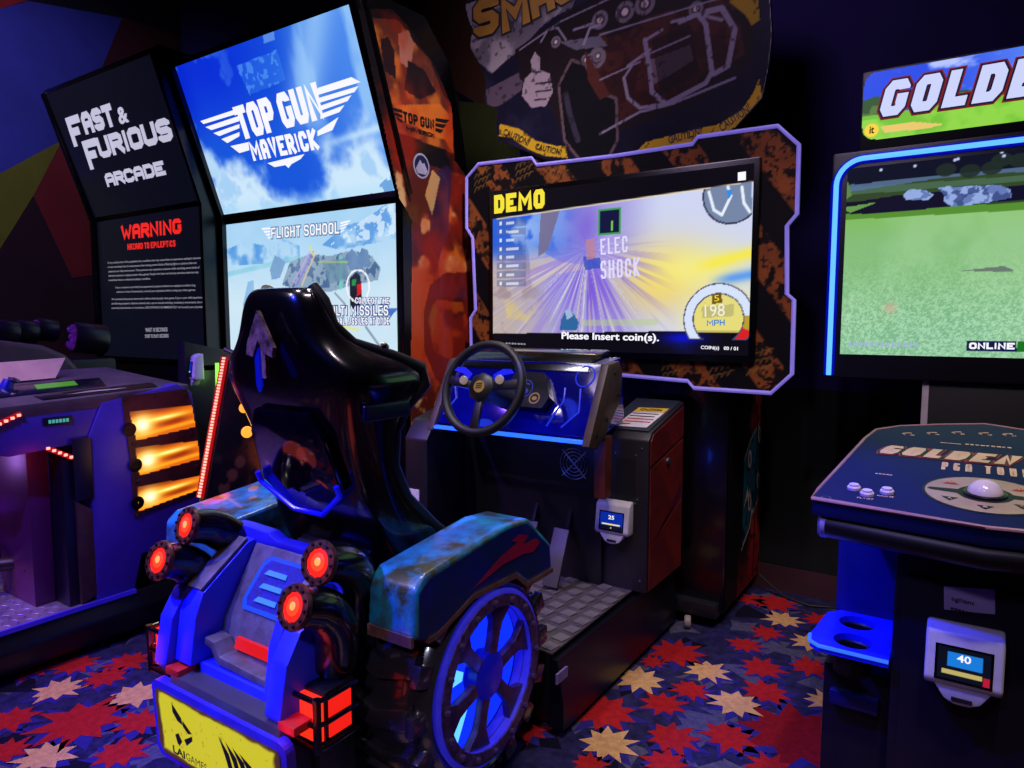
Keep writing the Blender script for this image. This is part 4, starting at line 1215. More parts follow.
# yellow ribbons with caution words
yel = (.74, .57, .12)
s.pxpoly([(500, 124), (520, 129), (536, 141), (555, 146), (566, 146), (568, 158), (545, 156), (528, 149), (512, 138), (499, 136)], yel)
s.pxpoly([(646, 142), (690, 131), (720, 124), (742, 110), (754, 92), (759, 78), (762, 98), (748, 120), (725, 135), (690, 144), (655, 149), (630, 158)], yel)
s.pxpoly([(722, -40), (745, -30), (758, 0), (760, 20), (752, 26), (745, 14), (730, 2)], (.58, .45, .08))
s.mix((s.fb(40, 6) > .68), (.08, .06, .08), .5)
s.bake('topper_print', PRINT, topper, e=.0015, mask=tpts)
ylw = mat('letter_amber', (.66, .47, .12), .5)
pl = [PTp.st(*p) for p in ((478, 42), (490, 2))]
for ch, a, b, c in (('S', (474, 39), (499, 32), (470, 4)), ('M', (503, 34), (531, 22), (496, 2)), ('A', (533, 20), (556, 8), (528, -12)), ('S', (557, 8), (578, -4), (552, -25)), ('H', (579, -4), (604, -18), (574, -38))):
    pxblock(PTp, ch, a, b, c, INK, topper, e=.003, sw=.27, draw=.40)
    pxblock(PTp, ch, a, b, c, ylw, topper, e=.005, sw=.27)
for st_, a, b, c in (('CAUTION!', (503, 134.5), (528, 146), (504, 128)), ('CAUTION!', (535, 149), (561, 155.5), (536, 143)), ('CAUTION!', (669, 144), (702, 135), (669, 136)), ('CAUTION!', (722, 132), (752, 111), (720, 124))):
    PTp.pxtext(st_, a, b, c, INK, topper, e=.003, bold=.015)

# ================================================================== flight cabinet (two big screens)
fl = thing('flight_simulator_cabinet', 'tall flight arcade cabinet with two stacked blue sky screens and fiery side art', 'arcade machine', (-3.1, 2.9, 0))
FX0, FX1, FY = -3.86, -2.37, 2.60
prof = [(FY + .02, .0), (FY + .02, 2.06), (2.34, 2.86), (2.40, 2.88), (2.88, 2.88), (3.10, 2.6), (3.12, 0)]
Mb().yz(prof, FX0 + .04, FX1 - .03).put('cabinet_body', BLACK, fl, bevel=.01)
sidep = [(FY - .03, .0), (FY - .03, 2.03), (2.275, 2.845), (2.32, 2.90), (2.75, 2.92), (2.95, 2.75), (3.06, 2.4), (3.12, 2.1), (3.14, 0)]
for a, b in ((FX0, FX0 + .04), (FX1 - .03, FX1 + .02)):
    Mb().yz(sidep, a, b).put('side_panel', GLASS_BLACK, fl, bevel=.006)
def screen_unit(parent, P, paintf, res=.0055, bez=.03):
    m = Mb().slab([P.p(-bez, -bez, -.02), P.p(P.w + bez, -bez, -.02), P.p(P.w + bez, P.h + bez, -.02), P.p(-bez, P.h + bez, -.02)], P.n * .016)
    m.put('screen_bezel', GLASS_BLACK, parent, bevel=.004)
    s = Sheet(P, res)
    paintf(s, s.S / P.w, s.T / P.h)
    return s
# lower screen
q = [at(u, v, Y=FY) for u, v in ((226, 222), (400, 206), (408, 352))]
lx0, lx1, lz1 = q[0].x, q[1].x + .012, (q[0].z + q[1].z) / 2
PLo = Panel((lx0, FY, 1.06), (1, 0, 0), (0, 0, 1), lx1 - lx0, lz1 - 1.06)
def snow(s, u, v):
    s.C[:] = (.66, .83, .96)
    n, n2 = s.fb(4, 1), s.fb(13, 2)
    s.mix(sstep(v, .95, .6), (.74, .87, .96))
    s.mix(sstep(v, .72, .45), (.80, .90, .96))
    # far mountains
    s.mix(sstep(n2, .35, .7) * s.inside(PLo.sts([(220, 252), (245, 242), (262, 245), (280, 238), (300, 246), (300, 262), (220, 266)])), (.30, .58, .88), .9)
    s.mix(sstep(n2, .3, .62) * s.inside(PLo.sts([(322, 245), (345, 225), (362, 222), (385, 205), (405, 200), (405, 238), (370, 244), (340, 250)])), (.35, .60, .88), .9)
    s.mix((s.fb(30, 5) > .52) * s.inside(PLo.sts([(330, 245), (360, 222), (385, 206), (405, 200), (405, 232), (365, 240)])), (.86, .94, 1), .8)
    s.pxline([(225, 275), (280, 262), (300, 258)], .03, (.52, .80, .88), .7)
    # carrier and aircraft
    s.pxpoly([(282, 285), (290, 262), (310, 254), (330, 256), (352, 250), (372, 256), (381, 268), (378, 280), (350, 286), (330, 292), (300, 290)], (.52, .62, .72), .9)
    s.mix((s.fb(38, 7, 3) > .55) * s.inside(PLo.sts([(282, 285), (290, 262), (310, 254), (330, 256), (352, 250), (372, 256), (381, 268), (378, 280), (350, 286), (300, 290)])), (.28, .40, .58), .9)
    s.pxpoly([(345, 258), (352, 248), (358, 256), (362, 248), (368, 250), (371, 266), (350, 270)], (.38, .52, .70))
    s.pxpoly([(270, 270), (275, 255), (280, 258), (286, 262), (280, 278), (272, 280)], (.45, .62, .80))
    s.pxpoly([(243, 305), (248, 282), (254, 280), (254, 300), (246, 315)], (.52, .72, .90))
    for a, c in ((0, (.75, .62, .9)), (5, (.55, .42, .88)), (10, (.92, .78, .62))):
        s.pxline([(292 + a, 285), (310 + a * .6, 252)], .012, c, .8)
    s.pxline([(341, 258), (341, 288)], .02, (.35, .88, .72), .8)
    s.pxline([(310, 246), (313, 255)], .012, (.9, .9, .3), .8)
    s.pxpoly([(322, 262), (345, 258), (350, 278), (330, 284)], (.42, .56, .66), .8)
    s.pxline([(318, 262), (348, 262)], .008, (.8, .85, .4), .6)
    # runway marks
    s.pxline([(335, 293), (345, 304)], .01, (.40, .45, .52), .8)
    s.pxline([(366, 327), (384, 352)], .014, (.45, .50, .58), .8)
    s.pxline([(342, 326), (358, 330)], .014, (.90, .90, .50), .9)
    # missile lock emblem
    s.pxpoly([(350, 278), (356, 272), (361, 276), (362, 300), (358, 312), (350, 308)], (.10, .12, .18))
    s.pxpoly([(357, 285), (362, 283), (361, 294), (357, 296)], (.85, .12, .15))
    s.pxpoly([(352, 280), (356, 279), (356, 285), (352, 286)], (.15, .55, .30))
    p = PLo.st(358, 286)
    d = np.hypot(s.S - p[0], s.T - p[1])
    s.mix((d < .088) & (d > .078), (.97, .97, 1))
    s.pxpoly([(388, 308), (398, 308), (396, 311), (390, 318)], (.22, .42, .78))
    s.mix((s.fb(9, 3) - .5) * .6 + .1, (.9, .96, 1), .6)
sl_ = screen_unit(fl, PLo, snow)
lo = sl_.bake('lower_screen', SCREEN, fl, label='lit lower screen with a snowy mission scene')
wt = lamp('screen_white', (.97, .97, 1), 1)
dk = lamp('screen_navy', (.10, .22, .50), .9)
def outline(P, string, a, b, c, m, par, bold=.03, back=None):
    pxblock(P, string, a, b, c, back or dk, par, e=.003, sw=.17, draw=.38, gap=.16)
    pxblock(P, string, a, b, c, m, par, e=.005, sw=.17, gap=.16)
outline(PLo, 'FLIGHT SCHOOL', (272, 238.5), (340, 233.5), (272, 228), wt, lo, 0, lamp('screen_slate', (.40, .52, .66), .9))
for k in range(4):
    PLo.shape('wing_stripe', PLo.sts([(262 + k * 2, 228 + k * 3), (271, 227.5 + k * 3), (271, 229.2 + k * 3), (263 + k * 2, 230 + k * 3)]), wt, lo, e=.004)
    PLo.shape('wing_stripe', PLo.sts([(341, 222.5 + k * 3), (351 - k * 2, 220 + k * 3), (350 - k * 2, 222 + k * 3), (341, 224.2 + k * 3)]), wt, lo, e=.004)
outline(PLo, 'COLLECT THE', (356, 303.5), (390, 304), (356, 297.5), wt, lo, 0)
outline(PLo, 'MULTI MISSILES', (326, 315.5), (389, 315.5), (326, 306), wt, lo, .02)
outline(PLo, 'KILL SEVERAL MISSILES AT ONCE', (316, 325), (390, 324.5), (316, 318.5), wt, lo, 0)
# upper screen, leaning out
ub = Vector((lx0, FY - .012, 2.05))
uu = Vector((0, 2.315 - (FY - .012), 2.835 - 2.05))
PUp = Panel(ub, (1, 0, 0), uu, lx1 - lx0 + .03, uu.length)
def sky(s, u, v):
    s.C[:] = (.10, .34, .86)
    n, n2 = s.fb(2.6, 3, 5), s.fb(7, 4, 5)
    s.mix(sstep(u, .1, 0) * sstep(v, .4, 1), (.03, .16, .80))
    s.mix(sstep(v, .35, .95) * sstep(u, .75, .2), (.03, .16, .84), .85)
    s.mix(sstep(u, .5, 1.0), (.36, .60, .95), .8)
    # sheets of light from the upper right
    a = (u - .55) - (v - .3) * .35
    s.mix(np.exp(-(a / .09) ** 2) * sstep(v, .3, .7), (.62, .80, .98), .75)
    s.mix(sstep(s.fb(5, 8, 4, 1, .4), .5, .7) * sstep(u, .45, .8) * sstep(v, .2, .5), (.66, .84, .99), .7)
    s.mix(np.exp(-((v - .34 - (u - .8) * .12) / .025) ** 2) * sstep(u, .55, .9), (.80, .92, 1), .8)
    # cloud deck
    cl = sstep(n + (n2 - .5) * .6, .0 + v * 1.15, .36 + v * 1.15)
    s.mix(cl * sstep(v, .60, .4), (.82, .92, .99), .98)
    s.mix(cl * sstep(n2, .55, .7) * sstep(v, .5, .2), (.56, .76, .95), .6)
    s.mix(sstep(n2, .62, .75) * sstep(v, .3, .6) * sstep(u, .5, .1), (.4, .66, .98), .5)
    s.mix(sstep(v, .10, 0), (.70, .88, .98), .5)
    s.mix((s.fb(26, 5) > .5) * s.inside([(s.P.w * .84, 0), (s.P.w, 0), (s.P.w, s.P.h * .14), (s.P.w * .95, s.P.h * .09)]), (.30, .55, .82), .7)
    s.pxpoly([(236, 66), (277, 50), (286, 80), (250, 95)], (.30, .62, .98), .28)
    s.mix((s.fb(40, 12, 2) > .56) * s.inside(PUp.sts([(236, 66), (277, 50), (286, 80), (250, 95)])), (.45, .75, 1), .4)
    s.pxpoly([(263, 34), (274, 30), (275, 40), (264, 43)], (.6, .78, .95), .5)
su_ = screen_unit(fl, PUp, sky)
up_ = su_.bake('upper_screen', SCREEN, fl, label='lit upper screen with a cloudy blue sky')
pxblock(PUp, 'TOP GUN', (243, 140), (326, 118), (237, 107), wt, up_, sw=.24, gap=.05)
pxblock(PUp, 'MAVERICK', (254, 161), (320, 149), (250, 142), wt, up_, sw=.24, gap=.09)
for k, (a, b, c, d) in enumerate((((201, 121), (240, 108), (240, 113), (204, 124)), ((206, 127), (239, 116), (240, 121), (212, 130)), ((214, 133), (240, 124), (240, 128), (220, 136)), ((222, 139), (240, 132), (240, 136), (228, 143)), ((231, 146), (249, 142), (250, 150), (240, 153)))):
    PUp.shape('wing_stripe', PUp.sts([a, b, c, d]), wt, up_, e=.004)
for k, (a, b, c, d) in enumerate((((318, 88), (352, 77), (361, 82), (318, 95)), ((319, 98), (359, 86), (355, 92), (319, 103)), ((320, 106), (352, 95), (348, 101), (320, 111)), ((321, 114), (345, 105), (340, 112), (321, 119)), ((318, 131), (339, 117), (333, 130), (318, 136)))):
    PUp.shape('wing_stripe', PUp.sts([a, b, c, d]), wt, up_, e=.004)
PUp.shape('wing_tail', PUp.sts([(268, 163), (305, 154), (301, 159), (292, 164), (289, 168), (286, 165), (275, 167)]), wt, up_, e=.004)
# printed outer side (generic flames and a dark visor shape)
PSd = Panel((FX1 + .021, 2.27, .25), (0, 1, 0), (0, 0, 1), .87, 2.75)
s = Sheet(PSd, .007)
n1, n2 = s.fb(4, 21), s.fb(11, 22)
s.C[:] = (.05, .03, .06)
top = PSd.sts([(372, 18), (398, 20), (412, 40), (430, 60), (442, 92), (452, 108), (453, 153), (398, 132), (380, 60)])
Tm = s.inside(top)
s.mix(Tm, (.34, .14, .10))
s.mix(sstep(n2, .4, .7) * Tm, (.78, .42, .14), .8)
s.mix(sstep(n1, .5, .7) * Tm, (.95, .75, .40), .6)
s.pxpoly([(380, 40), (388, 36), (394, 50), (396, 80), (384, 70)], (.12, .05, .08))
s.pxpoly([(398, 34), (408, 30), (414, 44), (410, 70), (400, 62)], (.62, .38, .32))
s.pxpoly([(408, 60), (424, 70), (436, 92), (420, 100), (404, 90)], (.10, .05, .07))
s.pxpoly([(396, 105), (400, 120), (445, 140), (453, 154), (453, 120), (440, 104)], (.82, .42, .12), .85)
s.mix(((s.T > PSd.st(425, 165)[1]) & ~Tm & (s.T < PSd.st(425, 128)[1])), (.05, .035, .06))
lowm = sstep(s.T, PSd.st(430, 160)[1], PSd.st(430, 185)[1])
L_ = s.T < PSd.st(430, 165)[1]
fire = sstep(n1 + (n2 - .5) * .6 + .12 * np.sin(s.S * 14 + s.T * 7), .42, .66)
s.mix(L_, (.30, .09, .06))
s.mix(fire * L_, (.88, .50, .13))
s.mix(sstep(n2, .58, .72) * L_, (.98, .82, .55), .7)
s.pxpoly([(428, 180), (446, 165), (452, 170), (448, 230), (438, 262), (430, 240)], (.16, .08, .22), .9)
s.pxpoly([(425, 195), (432, 170), (440, 178), (432, 215)], (.92, .72, .40), .7)
# dark visor shape
s.pxpoly([(424, 310), (430, 285), (445, 273), (470, 272), (474, 300), (474, 370), (455, 395), (436, 380), (424, 350)], (.07, .05, .09))
s.mix(sstep(n2, .4, .6) * s.inside(PSd.sts([(428, 322), (436, 300), (462, 302), (470, 330), (455, 362), (434, 352)])), (.72, .36, .10), .85)
s.pxpoly([(428, 320), (433, 303), (437, 310), (433, 335)], (.5, .75, .25), .6)
s.pxpoly([(428, 300), (434, 278), (438, 290), (442, 274), (447, 288), (452, 272), (456, 286), (462, 272), (466, 286), (470, 274), (470, 300), (445, 296)], (.14, .12, .30), .8)
s.mix(sstep(s.T, PSd.st(420, 420)[1], PSd.st(420, 380)[1]) * sstep(n1, .35, .6), (.62, .12, .05), .7)
sart = s.bake('side_art', printmat('side_print', 0, .4, .2), fl, e=.001, mask=PSd.sts([(357, 8), (392, 8), (412, 30), (435, 65), (452, 106), (455, 160), (470, 180), (480, 520), (410, 520), (411, 220), (399, 200)]), label='fiery orange side art')
dkink = mat('art_ink', (.08, .04, .05), .5)
pxblock(PSd, 'TOP GUN', (403, 122), (434, 130), (402, 111), dkink, sart, sw=.24)
pxblock(PSd, 'MAVERICK', (406, 130.5), (434, 138), (406, 126), dkink, sart, sw=.24)
for k in range(3):
    PSd.shape('wing_stripe', PSd.sts([(390 + k * 3, 107 + k * 5), (402, 110 + k * 5), (402, 113 + k * 5), (392 + k * 3, 110 + k * 5)]), dkink, sart, e=.003)
    PSd.shape('wing_stripe', PSd.sts([(435, 118 + k * 5), (449 - k * 3, 120 + k * 5), (446 - k * 3, 123 + k * 5), (435, 121 + k * 5)]), dkink, sart, e=.003)
p = PSd.st(421, 166)
PSd.shape('round_crest', [(p[0] + .062 * math.cos(k * .2618), p[1] + .062 * math.sin(k * .2618)) for k in range(24)], mat('crest_white', (.62, .60, .70), .5), sart, e=.003)
PSd.shape('crest_sky', [(p[0] + .052 * math.cos(k * .2618), p[1] + .052 * math.sin(k * .2618)) for k in range(24)], mat('crest_navy', (.08, .09, .25), .5), sart, e=.004)
PSd.shape('crest_peak', [(p[0] - .045, p[1] - .02), (p[0] - .012, p[1] + .028), (p[0] + .006, p[1] + .01), (p[0] + .02, p[1] + .018), (p[0] + .045, p[1] - .02), (p[0] + .03, p[1] - .04), (p[0] - .03, p[1] - .04)], mat('crest_white', (.62, .60, .70), .5), sart, e=.005)
PSd.pxtext('BO', (406, 466), (424, 472), (404, 428), mat('art_orange', (.75, .32, .12), .5), sart, bold=.03)
# forward wing with red light strip
wx = -2.80
Wp = [(1.905, 1.24), (1.755, .62), (1.70, .30), (1.70, .0), (2.58, .0), (2.58, 1.06), (2.20, 1.16)]
wg = Mb().yz(Wp, wx - .05, wx).put('front_wing', BLACK, fl, bevel=.004)
PW = Panel((wx + .001, 1.70, 0), (0, 1, 0), (0, 0, 1), .88, 1.24)
s = Sheet(PW, .007)
s.C[:] = (.10, .055, .06)
n1, n2 = s.fb(5, 41), s.fb(13, 42)
s.mix(sstep(n1, .45, .65), (.25, .13, .08))
s.mix(sstep(n1 + (n2 - .5) * .4, .5, .7) * sstep(s.S, .2, .35), (.80, .42, .14), .9)
s.mix(sstep(s.S + s.T * .35, .80, .90), (.62, .52, .56), .8)
for c in ((232, 475), (240, 462), (224, 488)):
    s.disc(PW.st(*c), .035, (.60, .38, .22), .8, soft=.4)
s.mix(sstep(n2, .62, .7), (.05, .03, .05), .7)
s.bake('wing_art', printmat('side_print', 0, .4, .2), fl, e=.001, mask=[(y - 1.70, z) for y, z in Wp])
red_led = lamp('red_led', (1, .10, .09), 1.3)
Mb().slab([(wx - .045, 1.897, 1.24), (wx - .045, 1.747, .62), (wx - .005, 1.747, .62), (wx - .005, 1.897, 1.24)], (0, -.012, .003)).put('red_light_strip', lamp('red_strip_body', (.75, .05, .06), .75), wg, smooth=False)
m = Mb()
for k in range(46):
    t = (k + .5) / 46
    c = Vector((wx - .02, 1.897 - .15 * t - .013, 1.24 - .62 * t + .003))
    m.obox(c, (.009, 0, 0), (0, .003, 0), (0, 0, .0042))
m.put('diodes', lamp('diode_pink', (1, .62, .55), 2.0), wg, smooth=False, kind='stuff')
glow('red_strip_glow', (wx + .02, 1.74, .95), (1, .05, .05), .5, .05)
for (u, v, R) in ((244, 408, .022), (247, 432, .026)):
    p = at(u, v, X=-2.6)
    Mb().lathe([(R * .2, -.03), (R, 0), (R * .8, .012), (0, .018)], p, (1, -.3, 0), 14).put('side_lamp', lamp('side_lamp_amber', (1, .60, .18), 1.6), fl)
Mb().yz([(1.95, 1.18), (2.05, .75), (2.15, .75), (2.05, 1.2)], -2.63, -2.605).put('lamp_bracket', DARKMETAL, fl, bevel=.004)
# throttle grip parts by the screen
p = at(237, 372, X=-2.7)
Mb().tube([p + Vector((0, -.02, .06)), p, p + Vector((0, .03, -.10))], .018, 8).put('control_grip', mat('grip_plum', (.45, .08, .25), .4), fl)
Mb().tube([p + Vector((-.05, -.02, .10)), p + Vector((.03, 0, .07))], .012, 8).put('control_trigger', DARKMETAL, fl)

# ================================================================== street racing cabinet on the far left
sr = thing('street_racing_cabinet', 'tall dark arcade cabinet with black screens showing white title and red warning', 'arcade machine', (-4.5, 2.8, 0))
SX0, SX1, SY = -5.22, -3.88, 2.50
prof = [(SY + .02, 0), (SY + .02, 2.14), (2.26, 2.92), (2.34, 2.94), (2.9, 2.94), (3.05, 2.6), (3.08, 0)]
Mb().yz(prof, SX0 + .03, SX1 - .02).put('cabinet_body', BLACK, sr, bevel=.01)
sp_ = [(SY - .03, .0), (SY - .03, 2.10), (2.205, 2.90), (2.25, 2.95), (2.75, 2.95), (2.98, 2.6), (3.08, 2.1), (3.08, 0)]
for a, b in ((SX0, SX0 + .03), (SX1 - .02, SX1 + .012)):
    Mb().yz(sp_, a, b).put('side_panel', GLASS_BLACK, sr, bevel=.006)
scr_dark = (.035, .045, .10)
PA_ = Panel((SX0 + .05, SY, 1.16), (1, 0, 0), (0, 0, 1), 1.26, .94)
def darkf(s, u, v):
    s.C[:] = scr_dark
lo2 = screen_unit(sr, PA_, darkf, .03).bake('lower_screen', SCREEN, sr, label='dark lower screen with a red and white warning notice')
uu = Vector((0, 2.235 - SY, 2.895 - 2.13))
PB_ = Panel((SX0 + .05, SY - .012, 2.13), (1, 0, 0), uu, 1.27, uu.length)
up2 = screen_unit(sr, PB_, darkf, .03).bake('upper_screen', SCREEN, sr, label='dark upper screen with white title lettering')
lw = lamp('title_white', (.80, .80, .90), .85)
for st_, a0_, a1_, b0_, b1_, bo in (('F', .115, .29, .465, .645, .06), ('AST', .315, .70, .515, .645, .06), ('&', .73, .83, .515, .605, .04), ('F', .205, .385, .305, .485, .06), ('URIOUS', .385, 1.235, .355, .482, .06), ('ARCADE', .335, 1.04, .178, .262, .06)):
    if st_ == '&':
        PB_.text(st_, (a0_, b0_), (a1_, b0_), b1_ - b0_, lw, up2, bold=bo, shear=.12)
    else:
        block(PB_, st_, (a0_ - .02, b0_), (a1_ - .02, b0_), b1_ - b0_, lw, up2, sw=.30 if st_ != 'F' else .27, gap=.07, shear=.12)
for st_, a, b, c, bo in () and (('F', (74, 148), (85, 132), (70, 117), .06), ('AST', (86, 136), (121, 125), (83, 109), .06), ('&', (123, 121), (133, 118), (122, 107), .03), ('F', (88, 170), (100, 152), (82, 139), .06), ('URIOUS', (101, 156), (176, 139), (96, 130), .06), ('ARCADE', (108, 187), (167, 177), (106, 172), .05)):
    A, B, C_ = Vector(PB_.st(*a)), Vector(PB_.st(*b)), Vector(PB_.st(*c))
    B.y = A.y + (B.y - A.y) * .0 if st_ != 'F' else A.y
    PB_.text(st_, A, B, (C_ - A).length, lw, up2, bold=bo)
pxblock(PA_, 'WARNING', (122, 240), (182, 233.5), (121, 226), LIT_RED, lo2, sw=.28, gap=.1)
pxblock(PA_, 'HAZARD TO EPILEPTICS', (128, 250), (176, 246.5), (128, 244), LIT_RED, lo2, sw=.24, gap=.14)
lines = ['A very small portion of the population has a condition that may cause them to experience epileptic seizures', 'or have momentary loss of consciousness when viewing certain kinds of flashing lights or patterns that are', 'present in our daily environment. These persons may experience seizures while watching some kinds of', 'television pictures or playing certain video games. People who have not had any previous seizures may',
         'nonetheless have an undetected epileptic condition.', None, 'If you or anyone in your family has experienced symptoms linked to an epileptic condition (e.g.', 'seizures or loss of awareness), consult your physician before using any video games.', None, 'We recommend that parents observe their children while they play video games. If you or your child experiences', 'the following symptoms: dizziness, altered vision, eye or muscle twitching, involuntary movements, loss of', 'awareness, disorientation, or convulsions, DISCONTINUE USE IMMEDIATELY and consult your physician.']
ends = [(108, 201), (108, 197), (109, 200), (109, 199), (109, 151), None, (116, 196), (117, 196), None, (112, 204), (112, 204), (112, 204)]
y = 260
for ln, e_ in zip(lines, ends):
    if ln is None:
        y += 3
        continue
    y += 4.35
    dy = (e_[1] - e_[0]) * -.055
    PA_.pxtext(ln, (e_[0], y), (e_[1], y + dy * (1 - (y - 260) / 60)), (e_[0], y - 2.6), LIT_GREYTEXT, lo2, bold=.01)
PA_.pxtext('WAIT 10 SECONDS', (146, 332), (168, 331.5), (146, 328), LIT_GREYTEXT, lo2, bold=.02)
PA_.pxtext('START TO PLAY 5 SECONDS', (145.5, 338), (169, 337.5), (145.5, 334.5), LIT_GREYTEXT, lo2, bold=.02)
# reader on an arm and green light strip
post = Mb().yz([(2.02, 1.30), (1.98, .0), (2.48, .0), (2.48, 1.20)], -3.42, -3.36).put('front_wing', BLACK, sr, bevel=.004)
p0, p1 = at(217, 363, X=-3.355), at(218, 402, X=-3.355)
Mb().tube([p0, p1], .010, 8).put('green_light_strip', lamp('green_led', (.55, 1, .30), 1.5), post)
glow('green_glow', p0 + Vector((.03, -.06, -.05)), (.3, 1, .1), .35, .03)
pc = at(196, 368, X=-3.39)
Mb().obox(pc + Vector((0, .06, .0)), (.03, 0, 0), (0, .08, 0), (0, 0, .018)).put('reader_arm', WHITEP, sr, bevel=.004)
card_reader(sr, (pc.x, pc.y - .0, pc.z))

# ================================================================== motion cockpit with flame panels, lower left
ck = thing('ride_cockpit', 'violet arcade ride cockpit with three glowing flame panels on a diamond plate platform', 'arcade machine', (-3.6, 1.4, 0))
vio = mat('cockpit_violet', (.26, .20, .66), .42, wear=(.22, .17, .58), wscale=4)
grv = mat('cockpit_grey', (.33, .29, .29), .5, wear=(.25, .21, .22), wscale=8)
plum = mat('cockpit_plum', (.36, .12, .32), .38)
dkb = mat('cockpit_recess', (.03, .03, .12), .4)
Mb().xz([(-5.2, .02), (-3.06, .02), (-3.03, .05), (-3.03, .13), (-3.07, .20), (-5.2, .20)], .2, 1.96).put('ride_platform', mat('platform_black', (.03, .03, .06), .35), ck, bevel=.01)
# diamond plate deck: fine raised bars
dm = mat('deck_violet_steel', (.66, .58, .68), .3, metal=.55, wear=(.52, .44, .58), wscale=12)
deck2 = Mb().box(-4.3, -3.06, .25, 1.56, .2005, .212).put('deck_plate', dm, ck, bevel=.002)
m = Mb()
for i in range(30):
    for j in range(34):
        x, y = -3.09 - i * .04, .28 + j * .038
        a = .785 if (i + j) % 2 else -.785
        dx, dy = .015 * math.cos(a), .015 * math.sin(a)
        nx, ny = -.0035 * math.sin(a), .0035 * math.cos(a)
        m.add([(x - dx, y - dy, .2122), (x + nx, y + ny, .2145), (x + dx, y + dy, .2122), (x - nx, y - ny, .2145)], [(0, 3, 2, 1)])
m.put('raised_bars', dm, deck2, smooth='flat2d', kind='stuff')
Mb().box(-3.062, -3.05, .25, 1.56, .195, .2135).put('deck_edge', mat('edge_violet', (.25, .2, .75), .3, emit=(.15, .1, .8), estr=.2), ck, smooth=False)
# engine block carrying the flames
CX = -3.06
blk = Mb().yz([(1.40, .21), (1.40, .92), (1.46, 1.06), (1.80, 1.115), (1.87, 1.07), (1.915, .70), (1.90, .40), (1.86, .36), (1.60, .36), (1.56, .21)], CX - .50, CX).put('engine_block', vio, ck, bevel=.012)
PC = Panel((CX + .001, 1.40, .30), (0, 1, 0), (0, 0, 1), .55, .82)
backing = PC.shape('flame_backing', PC.sts([(121, 396), (186, 389), (197, 430), (201, 470), (199, 492), (134, 517), (131, 470)]), mat('backing_rust', (.26, .12, .10), .5, wear=(.17, .07, .08), wscale=16), ck, e=0, th=.008)
for (a, b, c, d) in (((127, 411), (191, 404), (195, 427), (135, 441)), ((133, 447), (197, 440), (199, 459), (138, 476)), ((135, 486), (200, 475), (200, 489), (137, 512))):
    pts = PC.sts([a, b, c, d])
    sx_ = [q[0] for q in pts]
    sy_ = [q[1] for q in pts]
    P_ = Panel(PC.p(min(sx_), min(sy_)), PC.ux, PC.uy, max(sx_) - min(sx_), max(sy_) - min(sy_))
    s = Sheet(P_, .0045)
    u, v = s.S / P_.w, s.T / P_.h
    n2 = s.fb(18, 5)
    s.C[:] = (.80, .36, .05)
    s.mix(sstep(v - .3 * u, .62, .85), (.45, .16, .03))
    mid = .50 + .24 * u
    s.mix(np.exp(-(((u - .58) / .34) ** 2 + ((v - .10 - mid * .72) / .17) ** 2) ** 2), (.50, .12, .01))
    s.mix(np.exp(-((v - .12 - .30 * u) / .06) ** 2) * .9, (.98, .62, .10))
    s.mix(np.exp(-((v - mid - .03) / (.10 + .05 * n2)) ** 2) * sstep(u, 1.3, .5), (1, .66, .10))
    s.mix(np.exp(-((v - mid - .04) / .055) ** 2) * sstep(u, 1.0, .45) * sstep(u, .15, .3), (1, .96, .62))
    s.mix(np.exp(-(((u - .19) / .20) ** 2 + ((v - .49) / .40) ** 2)) * .9, (1, .72, .12))
    s.mix(np.exp(-(((u - .19) / .12) ** 2 + ((v - .50) / .26) ** 2)), (1, .98, .84))
    s.mix(sstep(u, .035, .0), (.12, .05, .04))
    s.bake('flame_panel', PRINT_LIT, backing, e=.010, mask=[(x - min(sx_), y - min(sy_)) for x, y in pts])
    # nozzle at the left of each flame
    q = PC.st(a[0] + 4, (a[1] + d[1]) / 2 + 3)
    Mb().lathe([(.028, 0), (.030, .005), (.024, .007), (0, .003)], PC.p(q[0] - .012, q[1], .006), (1, 0, 0), 18).put('nozzle', mat('nozzle_black', (.05, .03, .05), .4, metal=.5), backing)
for (u, v) in ((125, 400), (155, 397), (183, 394), (133, 444), (190, 434), (137, 481), (196, 466), (137, 515)):
    q = PC.st(u, v)
    Mb().lathe([(.009, 0), (.008, .007), (0, .009)], PC.p(q[0], q[1], .008), (1, 0, 0), 8).put('rivet', DARKMETAL, backing)
glow('flame_glow', (CX + .25, 1.62, .82), (1, .5, .12), .5, .1)
# side recess beside the column
Mb().box(CX - .002, CX + .006, 1.335, 1.405, .66, .92).put('vent_recess', dkb, ck, bevel=.002)
Mb().yz([(1.34, .21), (1.34, .66), (1.41, .60), (1.41, .24)], CX - .30, CX - .005).put('column_foot', brownp, ck, bevel=.006)
# overhanging console head
head = Mb().yz([(1.42, .90), (1.12, .88), (.90, .93), (.90, 1.03), (1.10, 1.06), (1.42, 1.07), (1.46, 1.05)], CX - .62, CX - .01).put('console_head', vio, ck, bevel=.01)
Mb().box(CX - .011, CX - .004, 1.235, 1.345, .985, 1.018).put('mini_display', mat('mini_frame', (.04, .04, .1), .4), head, bevel=.003)
for k in range(6):
    Mb().box(CX - .004, CX - .002, 1.255 + k * .013, 1.264 + k * .013, .994, 1.008).put('display_digit', lamp('digit_teal', (.35, .8, .75), .6), head, smooth=False)
def topz(x, y):
    return 1.075 + (CX - x) * .15 + (y - 1.1) * .04
topm = Mb().slab([(CX - a, b, topz(CX - a, b)) for a, b in ((.005, 1.0), (.005, 1.46), (.01, 1.86), (.24, 1.80), (.52, 1.74), (.60, 1.10), (.30, 1.0))], (0, 0, -.05)).put('console_top', grv, ck, bevel=.008)
def tq(pts, z=.004):
    return [(CX - a, b, topz(CX - a, b) + z) for a, b in pts]
